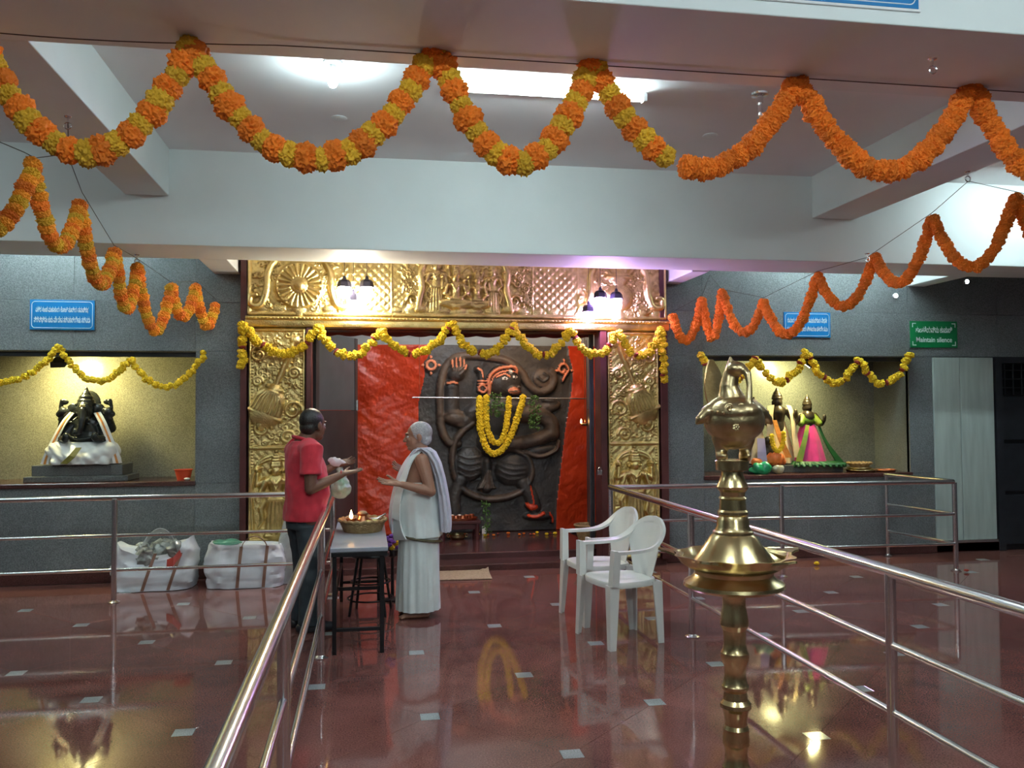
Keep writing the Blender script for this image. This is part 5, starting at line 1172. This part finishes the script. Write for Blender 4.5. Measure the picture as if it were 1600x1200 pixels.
# ================================================================== white bags by the wall
M_sack = mat('white_woven_sack', (.72, .75, .8), .45, var=.05, scale=6, bump=.08, bscale=120); M_strap = mat('brown_strap', (.25, .13, .09), .7); M_film = mat('clear_bag_film', (.62, .66, .68), .2, var=.2, scale=10, coat=.6, alpha=.55)
def sack(label, x0, x1, y0, y1, h, seed, straps, sag, open_top):
    cx, cy = (x0+x1)/2, (y0+y1)/2; t = thing('white_carry_bag', label, 'bag', (cx, cy, 0)); N = 56; rings = []
    hw, hd = (x1-x0)/2, (y1-y0)/2
    for j in range(15):
        f = j/14; ring = []
        for i in range(N):
            a = 2*PI*i/N; ca, sa = math.cos(a), math.sin(a); e = 2/4.5
            x = hw*abs(ca)**e*(1 if ca > 0 else -1); y = hd*abs(sa)**e*(1 if sa > 0 else -1)
            bul = 1+.05*math.sin(f*PI)-.08*f**3
            nz = mnoise.noise(Vector((x*5+seed, y*5, f*3)))*.03 + mnoise.noise(Vector((x*12+seed, y*12+f*3, f*7)))*.018 + abs(mnoise.noise(Vector((x*9+f*4+seed, 2, f*5))))*.014
            hh = h*(1 + sag(x/hw, y/hd))
            ring.append((cx+x*bul+nz*ca, cy+y*bul*(1-.25*f)+nz*sa*1.4, max(.001, f*hh)))
        rings.append(ring)
    for q_ in (.9, .6, .2): rings.append([(cx+(p_[0]-cx)*q_, cy+(p_[1]-cy)*q_, p_[2]-.02-.06*(1-q_)*open_top) for p_ in rings[14]])
    MB().rings(rings).build('sack', M_sack, t, True)
    for (xa, xb, zt, lean) in straps:
        yf = y0-.032
        for xs_ in (xa, xb):
            b_ = MB(); L_ = []; R_ = []
            for f in np.linspace(0, 1, 7): L_.append((xs_+lean*f-.014, yf-.016*math.sin(f*PI)+f*.05, .01+f*h*.95)); R_.append((xs_+lean*f+.014, yf-.016*math.sin(f*PI)+f*.05, .01+f*h*.95))
            b_.strip(L_, R_, .005).build('strap', M_strap, t)
        if zt: 
            pts = [(xa+lean+(xb-xa)*f, yf+.05, h*.95+zt*math.sin(f*PI)**.6) for f in np.linspace(0, 1, 14)]; MB().strip([(x, y-.012, z) for x, y, z in pts], [(x, y+.012, z) for x, y, z in pts], .006).build('handle', M_strap, t)
    return t
b1 = sack('open white carry bag stuffed with clear plastic, left of the pair by the wall', -2.27, -1.57, 8.22, 8.62, .34, 3, [(-1.98, -1.76, 0, .1)], lambda u, v: (.25*abs(u)**3 - .12*(1-abs(u)) + (.1 if u > .6 else 0)), 1.0)
c0 = Vector((-1.88, 8.4, .25)); bb = MB(); rnd = random.Random(8)
for k_ in range(12): bb.sph(c0+Vector((rnd.uniform(-.2, .2), rnd.uniform(-.1, .1), rnd.uniform(.0, .14))), (rnd.uniform(.06, .11), .08, rnd.uniform(.05, .09)), 12, 8)
bb.voxel('crumpled_plastic', mat('grey_clear_plastic', (.4, .43, .42), .2, col2=(.14, .15, .14), scale=14, coat=.7), b1, .012, 1, lambda v: v+Vector((mnoise.noise(v*24), mnoise.noise(v*24+Vector((5, 0, 0))), mnoise.noise(v*24+Vector((0, 7, 0)))))*.03)
MB().strip(curve([(-2.05, 8.33, .33), (-1.98, 8.35, .47), (-1.88, 8.36, .545), (-1.78, 8.35, .5), (-1.70, 8.33, .35)], 5), curve([(-2.03, 8.40, .33), (-1.97, 8.40, .44), (-1.88, 8.4, .50), (-1.79, 8.40, .45), (-1.72, 8.38, .35)], 5), .006).build('film_handle', M_film, b1, True)
MB().strip([(-1.79, 8.25, .27), (-1.72, 8.22, .3), (-1.67, 8.24, .36)], [(-1.8, 8.24, .20), (-1.72, 8.21, .22), (-1.65, 8.23, .31)], .01).build('red_packet', mat('red_packet', (.5, .07, .05), .4), b1)
sack('full white carry bag with brown handles, right of the pair by the wall', -1.45, -.76, 8.2, 8.56, .385, 9, [(-1.16, -.93, .1, .03)], lambda u, v: (.06*abs(u)**4 if u < 0 else -.03*u), .3)
gp = lump('green_film_packet', 'green film packet showing at the top of the full white bag', 'packet', (-1.28, 8.38, .372), (.13, .07, .03), mat('pale_green_film', (.1, .3, .2), .3, coat=.5, var=.2), 2, .015)
q = Vector((-.70, 8.43, 0)); t = thing('clear_carry_bag', 'translucent plastic carry bag behind the man in red', 'bag', q); rings = []
for j in range(12):
    f = j/11; w = .16*(1-.45*f**2)+.01; rings.append([(q.x+w*math.cos(a)*(1+.1*mnoise.noise(Vector((a*2, f*4, 1)))), q.y+w*.6*math.sin(a)*(1+.15*mnoise.noise(Vector((a*2, f*4, 5)))), .001+.46*f) for a in np.linspace(0, 2*PI, 33)[:-1]])
MB().rings(rings).build('bag_body', M_film, t, True)
for s in (-1, 1): MB().strip(curve([(q.x+s*.08-.03, q.y-.02, .42), (q.x+s*.06-.02, q.y-.01, .55), (q.x+s*.05, q.y, .62)], 4), curve([(q.x+s*.08+.03, q.y-.02, .42), (q.x+s*.06+.03, q.y-.01, .55), (q.x+s*.05+.015, q.y, .62)], 4), .005).build('loop_handle', M_film, t, True)
for (px, py, kd, lab) in ((1276, 880, 'y', 'single yellow flower fallen on the floor beyond the brass lamp'), (1510, 891, 'r', 'dark fallen petal tuft beside the foot of the far right railing post')):
    q = at(px, py, z=.02); o = bpy.data.objects.new('fallen_flower', FL[kd][0]); COL.objects.link(o); o.location = q; o.scale = (.025, .025, .02); tag(o, lab, 'flower')
# ================================================================== the two men
M_skin = mat('brown_skin', (.17, .075, .046), .5, var=.12, scale=12, sub=.08); M_skin2 = mat('warm_brown_skin', (.34, .17, .11), .5, var=.1, scale=12, sub=.08)
M_hairb = mat('black_hair', (.014, .011, .010), .35, var=.3, scale=60, bump=.4, bscale=160); M_hairg = mat('grey_hair', (.42, .4, .41), .6, var=.25, scale=60, bump=.5, bscale=160)
M_shirt = mat('red_cotton_shirt', (.60, .024, .045), .75, var=.14, scale=14, bump=.06, bscale=260, sheen=.2); M_trous = mat('slate_blue_trousers', (.032, .045, .055), .8, var=.15, scale=12, bump=.06, bscale=240)
M_dhoti = mat('white_cotton_dhoti', (.76, .82, .81), .75, var=.05, scale=10, sheen=.2); M_shawl = mat('lilac_white_shawl', (.62, .61, .69), .75, var=.08, scale=12, sheen=.2); M_sash = mat('olive_sash', (.05, .04, .018), .7, col2=(.1, .075, .03), scale=50)
M_white_eye = mat('eye_white', (.7, .68, .65), .3); M_pupil = mat('dark_pupil', (.01, .008, .006), .2); M_nail = mat('finger_nail', (.5, .3, .23), .35)
class Fig:
    def __init__(s, x, y, ang): s.o = Vector((x, y, 0)); s.F = Vector((math.cos(ang), math.sin(ang), 0)); s.L = Vector((-math.sin(ang), math.cos(ang), 0)); s.q = Quaternion((0, 0, 1), ang)
    def p(s, f, l, z): return s.o + s.F*f + s.L*l + Vector((0, 0, z))
    def ring(s, z, cf, cl, rf, rl, n=40, fold=None):
        out = []
        for i in range(n):
            a = 2*PI*i/n; k = 1+(fold(a, z) if fold else 0); out.append(s.p(cf+rf*k*math.cos(a), cl+rl*k*math.sin(a), z))
        return out
def head(b, fg, c, ang, tilt=0.0, k=1.0):
    """skull, face, nose, ears and neck stump around the head centre c; returns a local->world map"""
    q = Quaternion((0, 0, 1), ang) @ Quaternion((0, 1, 0), tilt); c = Vector(c)
    W = lambda x, y, z: c + q @ (Vector((x, y, z))*k)
    S_ = lambda x, y, z, r: b.sph(W(x, y, z), tuple(v*k for v in r), 20, 14, q)
    S_(-.014, 0, .03, (.098, .076, .084)); S_(.03, 0, -.025, (.066, .06, .085)); S_(.052, 0, -.088, (.038, .04, .028)); S_(.02, 0, -.07, (.06, .054, .045))
    S_(.084, 0, .026, (.018, .046, .012)); b.cap(W(.09, 0, .012), W(.112, 0, -.028), .009*k, .013*k, 10); S_(.1, .012, -.032, (.012, .01, .008)); S_(.1, -.012, -.032, (.012, .01, .008))
    S_(.091, 0, -.056, (.011, .026, .006)); S_(.089, 0, -.068, (.011, .023, .007))
    for s in (-1, 1):
        S_(.068, s*.033, -.022, (.022, .02, .02)); S_(-.012, s*.077, -.008, (.021, .009, .034)); S_(-.008, s*.076, -.032, (.012, .008, .014))
    return W, q
def eyes(W, t, k=1.0):
    for s in (-1, 1):
        e = MB().sph(W(.0795, s*.031, .002), .0105*k, 12, 8).build('eye', M_white_eye, t, True); MB().sph(W(.088, s*.031, .002), .0042*k, 8, 6).build('pupil', M_pupil, e, True)
        MB().tube([W(.092, s*.014, .024), W(.094, s*.03, .03), W(.08, s*.05, .024)], .0042*k, 6).build('eyebrow', M_hairb, t, True)
def hand(b, wrist, tip, normal, thumb, curl=.25, spread=.12):
    """palm, four unequal fingers with a knuckle bend and a thumb leaving the side of the palm; returns fingertip data for nails"""
    w = Vector(wrist); d = Vector(tip)-w; L = d.length; d.normalize(); n = Vector(normal); n = (n-d*n.dot(d)).normalized(); a = d.cross(n).normalized()*thumb; tips = []
    for i, (off, fl) in enumerate(((.030, .42), (.0105, .47), (-.0095, .44), (-.029, .35))):
        root = w + d*(L*.06) + a*(off*.55); kn = w + d*(L*.5) + a*off
        b.cap(root, kn, .0155, .0125, 12)
        dd = (d + a*(off/.03)*spread).normalized(); p1 = kn + dd*(L*fl*.45) - n*(.002); p2 = p1 + (dd + n*curl).normalized()*(L*fl*.32); p3 = p2 + (dd + n*curl*2.2).normalized()*(L*fl*.26)
        b.chain([kn, p1, p2, p3], [.0105, .0092, .0083, .0068], 10); tips.append((p3, (p3-p2).normalized(), n))
    b.sph(w + d*(L*.28) + n*.004, (.03, .03, .014), 14, 10, d.to_track_quat('X', 'Z'))
    t0 = w + d*(L*.16) + a*.018; t1 = w + d*(L*.34) + a*.047 + n*.012; t2 = t1 + (d*.75 + a*.45 + n*.25).normalized()*(L*.16); t3 = t2 + (d*.95 + a*.1 + n*.3).normalized()*(L*.12)
    b.chain([t0, t1, t2, t3], [.0165, .0125, .0105, .0078], 10); tips.append((t3, (t3-t2).normalized(), n))
    return tips
def nails(tips, t):
    b = MB()
    for p, d, n in tips: b.sph(p - n*.0055 + d*.001, (.006, .0045, .0022), 8, 6, d.to_track_quat('X', 'Z'))
    b.build('finger_nails', M_nail, t, True)
def wrinkle(fg, amp, fx, fz):
    def f(v):
        n = mnoise.noise(Vector((v.x*fx, v.y*fx, v.z*fz))) + .5*mnoise.noise(Vector((v.x*fx*2.3+5, v.y*fx*2.3, v.z*fz*2.1)))
        c = Vector((fg.o.x, fg.o.y, v.z)); d = (v-c); 
        return v + d.normalized()*amp*n if d.length > 1e-5 else v
    return f

# ------------------------------------------------------------------ man in the red shirt, seen from his right and behind
fg = Fig(-.445, 6.57, math.radians(22)); G = fg.p
man = thing('person', 'man in a red polo shirt and dark trousers gesturing behind the aisle railing', 'person', (fg.o.x, fg.o.y, 0))
hc = at(490, 664, Y=6.6); b = MB()
Wh, qh = head(b, fg, hc, math.radians(48), .05, .99)
nb = G(-.035, 0, 1.36); b.cap(hc + Vector((0, 0, -.05)) - fg.F*.015, nb, .052, .06)
b.rings([fg.ring(z, cf, 0, rf, rl, 28) for z, cf, rf, rl in ((.84, 0, .12, .155), (1.0, .01, .135, .155), (1.15, .0, .125, .16), (1.28, -.015, .105, .165), (1.36, -.03, .07, .12))])
for s in (-1, 1): b.chain([G(0, s*.085, .86), G(.02, s*.09, .46), G(-.01, s*.1, .09)], [.085, .058, .042]); b.chain([G(-.03, s*.1, .045), G(.14, s*.115, .03)], [.042, .032]); b.sph(G(.05, s*.11, .04), (.1, .045, .038), 16, 10, fg.q)
shR, elR, wrR, tpR = G(-.02, -.185, 1.31), at(485, 764, Y=6.36), at(535, 741, Y=6.5), at(566, 733, Y=6.58)
shL, elL, wrL, tpL = G(-.02, .185, 1.31), G(.13, .25, 1.08), G(.30, .2, 1.185), G(.45, .15, 1.225)
b.chain([shR, shR.lerp(elR, .5), elR, elR.lerp(wrR, .35), wrR], [.058, .05, .041, .04, .025]); b.chain([shL, shL.lerp(elL, .5), elL, elL.lerp(wrL, .35), wrL], [.058, .05, .041, .04, .025])
tps = hand(b, wrR, tpR, (-.15, -.1, 1), -1, .12, .2) + hand(b, wrL, tpL, (-.1, -.5, .8), 1, .2, .2)
b.voxel('body', M_skin, man, .0045, 3); eyes(Wh, man); nails(tps, man)
b = MB(); b.sph(Wh(-.026, 0, .036), (.098, .0805, .089), 24, 16, qh); b.sph(Wh(-.06, 0, -.02), (.055, .066, .062), 20, 12, qh); b.sph(Wh(-.03, .058, .0), (.035, .02, .04), 12, 8, qh); b.sph(Wh(-.03, -.058, .0), (.035, .02, .04), 12, 8, qh)
b.voxel('hair', M_hairb, man, .005, 3)
b = MB(); b.rings([fg.ring(z, cf, 0, rf, rl, 40) for z, cf, rf, rl in ((.80, -.012, .146, .18), (.9, -.008, .15, .182), (1.0, .012, .16, .182), (1.1, .012, .155, .184), (1.2, -.005, .142, .195), (1.29, -.02, .122, .198), (1.345, -.03, .1, .165), (1.385, -.035, .07, .085))])
for s, sh, el in ((-1, shR, elR), (1, shL, elL)):
    e = sh.lerp(el, .62); b.tube([sh + Vector((0, 0, .02)) - fg.L*s*.07, sh + fg.L*s*.012 + Vector((0, 0, .012)), sh.lerp(el, .35), e], [.085, .083, .078, .08], 20)
b.voxel('polo_shirt', M_shirt, man, .0075, 5, wrinkle(fg, .012, 9, 7))
cl = MB(); rr = []
for i in range(28):
    a = 2*PI*i/28; rr.append(G(-.03+.062*math.cos(a), .068*math.sin(a), 1.395-.02*math.cos(a)))
cl.tube(rr, .018, 8, closed=True, flat=.6).build('collar', M_shirt, man, True)
MB().tube([wrR + fg.F*-.01 + Vector((.012*math.cos(a)*0, .026*math.cos(a), .026*math.sin(a))) for a in np.linspace(0, 2*PI, 17)[:-1]], .004, 6, closed=True).build('wrist_thread', mat('red_thread', (.5, .02, .03), .7), man, True)
b = MB(); b.rings([fg.ring(z, cf, 0, rf, rl, 36) for z, cf, rf, rl in ((.74, -.01, .13, .165), (.82, -.015, .118, .15), (.9, -.01, .11, .14))])
for s in (-1, 1): b.tube([G(-.01, s*.078, .77), G(.01, s*.09, .6), G(.02, s*.093, .45), G(.0, s*.1, .25), G(-.01, s*.1, .05)], [.094, .092, .082, .078, .074], 22)
b.voxel('trousers', M_trous, man, .0075, 4, wrinkle(fg, .013, 8, 9))
for s in (-1, 1):
    bb = MB(); bb.chain([G(-.06, s*.1, .032), G(.06, s*.11, .032), G(.15, s*.12, .026)], [.045, .05, .036]); 
    def flat(v): v.z = max(v.z, .001); return v
    bb.voxel('shoe', M_dark, man, .006, 2, flat)
# plastic bag hanging from his far hand
q = wrL.lerp(tpL, .25) + Vector((0, 0, -.03)); t = thing('hand_held_plastic_bag', 'white and green plastic bag hanging from the hand of the man in red', 'bag', q)
bb = MB(); bb.chain([q, q + Vector((.0, .0, -.08)), q + Vector((.0, 0, -.15))], [.02, .05, .075]); bb.sph(q + Vector((0, 0, -.17)), (.08, .055, .075))
bb.voxel('bag_body', mat('green_white_film', (.2, .42, .28), .3, col2=(.6, .62, .6), scale=12, coat=.5), t, .006, 2, lambda v: v + Vector((mnoise.noise(v*26), mnoise.noise(v*26+Vector((3, 0, 0))), 0))*.012)
bb = MB(); bb.sph(q + Vector((-.02, -.02, .04)), (.06, .03, .03)); bb.sph(q + Vector((-.06, -.02, .06)), (.035, .02, .025)); bb.voxel('gathered_top', mat('white_film', (.68, .62, .66), .35, coat=.4), t, .005, 1, lambda v: v + Vector((mnoise.noise(v*30), 0, mnoise.noise(v*30+Vector((3, 0, 0)))))*.012)

# ------------------------------------------------------------------ priest in white, facing left
fg = Fig(.405, 6.83, math.radians(178)); G = fg.p
pri = thing('person', 'grey-haired man in a white dhoti and shawl with open palms, facing the man in red', 'person', (fg.o.x, fg.o.y, 0))
hc = at(653, 682, Y=6.83); b = MB(); Wh, qh = head(b, fg, hc, math.radians(176), .06, .97)
b.cap(hc + Vector((0, 0, -.05)) - fg.F*.01, G(-.03, 0, 1.27), .05, .058)
b.rings([fg.ring(z, cf, 0, rf, rl, 32) for z, cf, rf, rl in ((.8, .0, .13, .15), (.93, .02, .14, .15), (1.03, .02, .135, .15), (1.13, .0, .12, .155), (1.22, -.015, .1, .16), (1.275, -.025, .07, .12))])
for s in (-1, 1): b.chain([G(0, s*.08, .82), G(.02, s*.085, .44), G(-.01, s*.085, .09)], [.08, .055, .038]); b.chain([G(-.05, s*.085, .04), G(.06, s*.09, .035), G(.13, s*.1, .018)], [.036, .034, .018]); b.sph(G(.04, s*.09, .03), (.09, .038, .028), 16, 10, fg.q)
for s in (-1, 1):
    for k_ in range(5): b.cap(G(.12, s*.09+(k_-2)*.015, .014), G(.155-.006*abs(k_-(3 if s < 0 else 1)), s*.092+(k_-2)*.017, .011), .0095, .008, 8)
shL, elL, wrL, tpL = G(-.02, .165, 1.22), at(673, 768, Y=6.62), at(628, 757, Y=6.58), at(589, 751, Y=6.55)
shR, elR, wrR, tpR = G(-.02, -.165, 1.22), G(.06, -.215, .99), at(637, 739, Y=6.98), at(611, 724, Y=6.93)
b.chain([shL, shL.lerp(elL, .5), elL, elL.lerp(wrL, .35), wrL], [.056, .05, .041, .038, .025]); b.chain([shR, shR.lerp(elR, .5), elR, elR.lerp(wrR, .35), wrR], [.056, .05, .041, .038, .025])
tps = hand(b, wrL, tpL, (.1, -.35, 1), 1, .1, .28) + hand(b, wrR, tpR, (.3, -.6, .8), -1, .2, .25)
b.voxel('body', M_skin2, pri, .0045, 3); eyes(Wh, pri, .97); nails(tps, pri)
b = MB(); b.sph(Wh(-.022, 0, .034), (.096, .079, .086), 24, 16, qh); b.sph(Wh(-.055, 0, -.02), (.056, .066, .058), 20, 12, qh)
b.voxel('hair', M_hairg, pri, .005, 3)
def fold1(a, z): return .034*math.sin(a*7+z*5)*max(0, min(1, (1.05-z)/.5)) + .035*math.sin(a*17+z*2)*max(0, min(1, (.95-z)/.6))
rows = [(1.045, .02, .142, .162), (.98, .02, .158, .172), (.88, .015, .172, .18), (.78, .01, .178, .182), (.70, .005, .18, .182), (.625, .0, .182, .182)]
lo = [(1.0, .01, .13, .15), (.66, .0, .152, .165), (.5, .0, .158, .17), (.35, .002, .162, .172), (.2, .005, .166, .172), (.1, .006, .168, .172), (.055, .006, .167, .17)]
def drape(rows_): 
    o_ = [fg.ring(z, cf, 0, rf, rl, 72, fold1) for z, cf, rf, rl in rows_]; i_ = [fg.ring(z+.004, cf, 0, rf-.012, rl-.012, 72, fold1) for z, cf, rf, rl in rows_[::-1]]; return MB().rings(o_+i_, cap=False, closed=True)
drape(lo).build('dhoti', M_dhoti, pri, True); drape(rows).build('waist_wrap', M_dhoti, pri, True)
# pointed front fall of the wrap
MB().strip(curve([G(.17, .1, .95), G(.195, .1, .8), G(.2, .08, .66), G(.19, .06, .60)], 5), curve([G(.14, .16, .97), G(.15, .165, .8), G(.13, .17, .68), G(.1, .175, .62)], 5), .01).build('front_fall', M_dhoti, pri, True)
MB().tube([G(.0+.172*math.cos(a), .176*math.sin(a), .615+.03*math.cos(a)) for a in np.linspace(0, 2*PI, 49)[:-1]], .018, 8, closed=True, flat=.5).build('sash', M_sash, pri, True)
# shawl: front panel, shoulder roll and back fall
def panel_(pts, name, m, n=6): MB().strip(curve([a for a, _ in pts], n), curve([c_ for _, c_ in pts], n), .012).build(name, m, pri, True)
panel_([(G(-.03, .10, 1.305), G(-.02, .02, 1.31)), (G(.06, .12, 1.25), G(.075, .02, 1.25)), (G(.13, .13, 1.12), G(.15, .02, 1.13)), (G(.185, .13, .95), G(.205, .0, .96)), (G(.21, .12, .78), G(.23, .0, .80)), (G(.205, .11, .66), G(.225, -.01, .7))], 'shawl_front', M_shawl)
panel_([(G(.0, .135, 1.28), G(-.03, .10, 1.31)), (G(.06, .15, 1.2), G(.07, .115, 1.24)), (G(.105, .16, 1.06), G(.14, .125, 1.1)), (G(.145, .165, .9), G(.19, .13, .93)), (G(.15, .165, .76), G(.21, .12, .78))], 'shawl_fold', M_dhoti)
def backring(z, cf, cl, rf, rl): return fg.ring(z, cf, cl, rf, rl, 36, lambda a, z_: .14*math.sin(a*8+z_*3))
MB().rings([backring(*r) for r in ((1.315, -.03, .05, .05, .1), (1.285, -.075, .06, .055, .115), (1.2, -.125, .06, .045, .12), (1.08, -.16, .055, .042, .12), (.95, -.185, .05, .042, .118), (.82, -.2, .05, .045, .115), (.72, -.205, .05, .045, .11), (.66, -.205, .05, .04, .1))]).build('shawl_back', M_shawl, pri, True)
MB().rings([backring(*r) for r in ((1.26, .045, .06, .03, .05), (1.3, .0, .07, .04, .075), (1.315, -.045, .06, .045, .09), (1.29, -.085, .055, .04, .1))]).build('shawl_shoulder', M_shawl, pri, True)
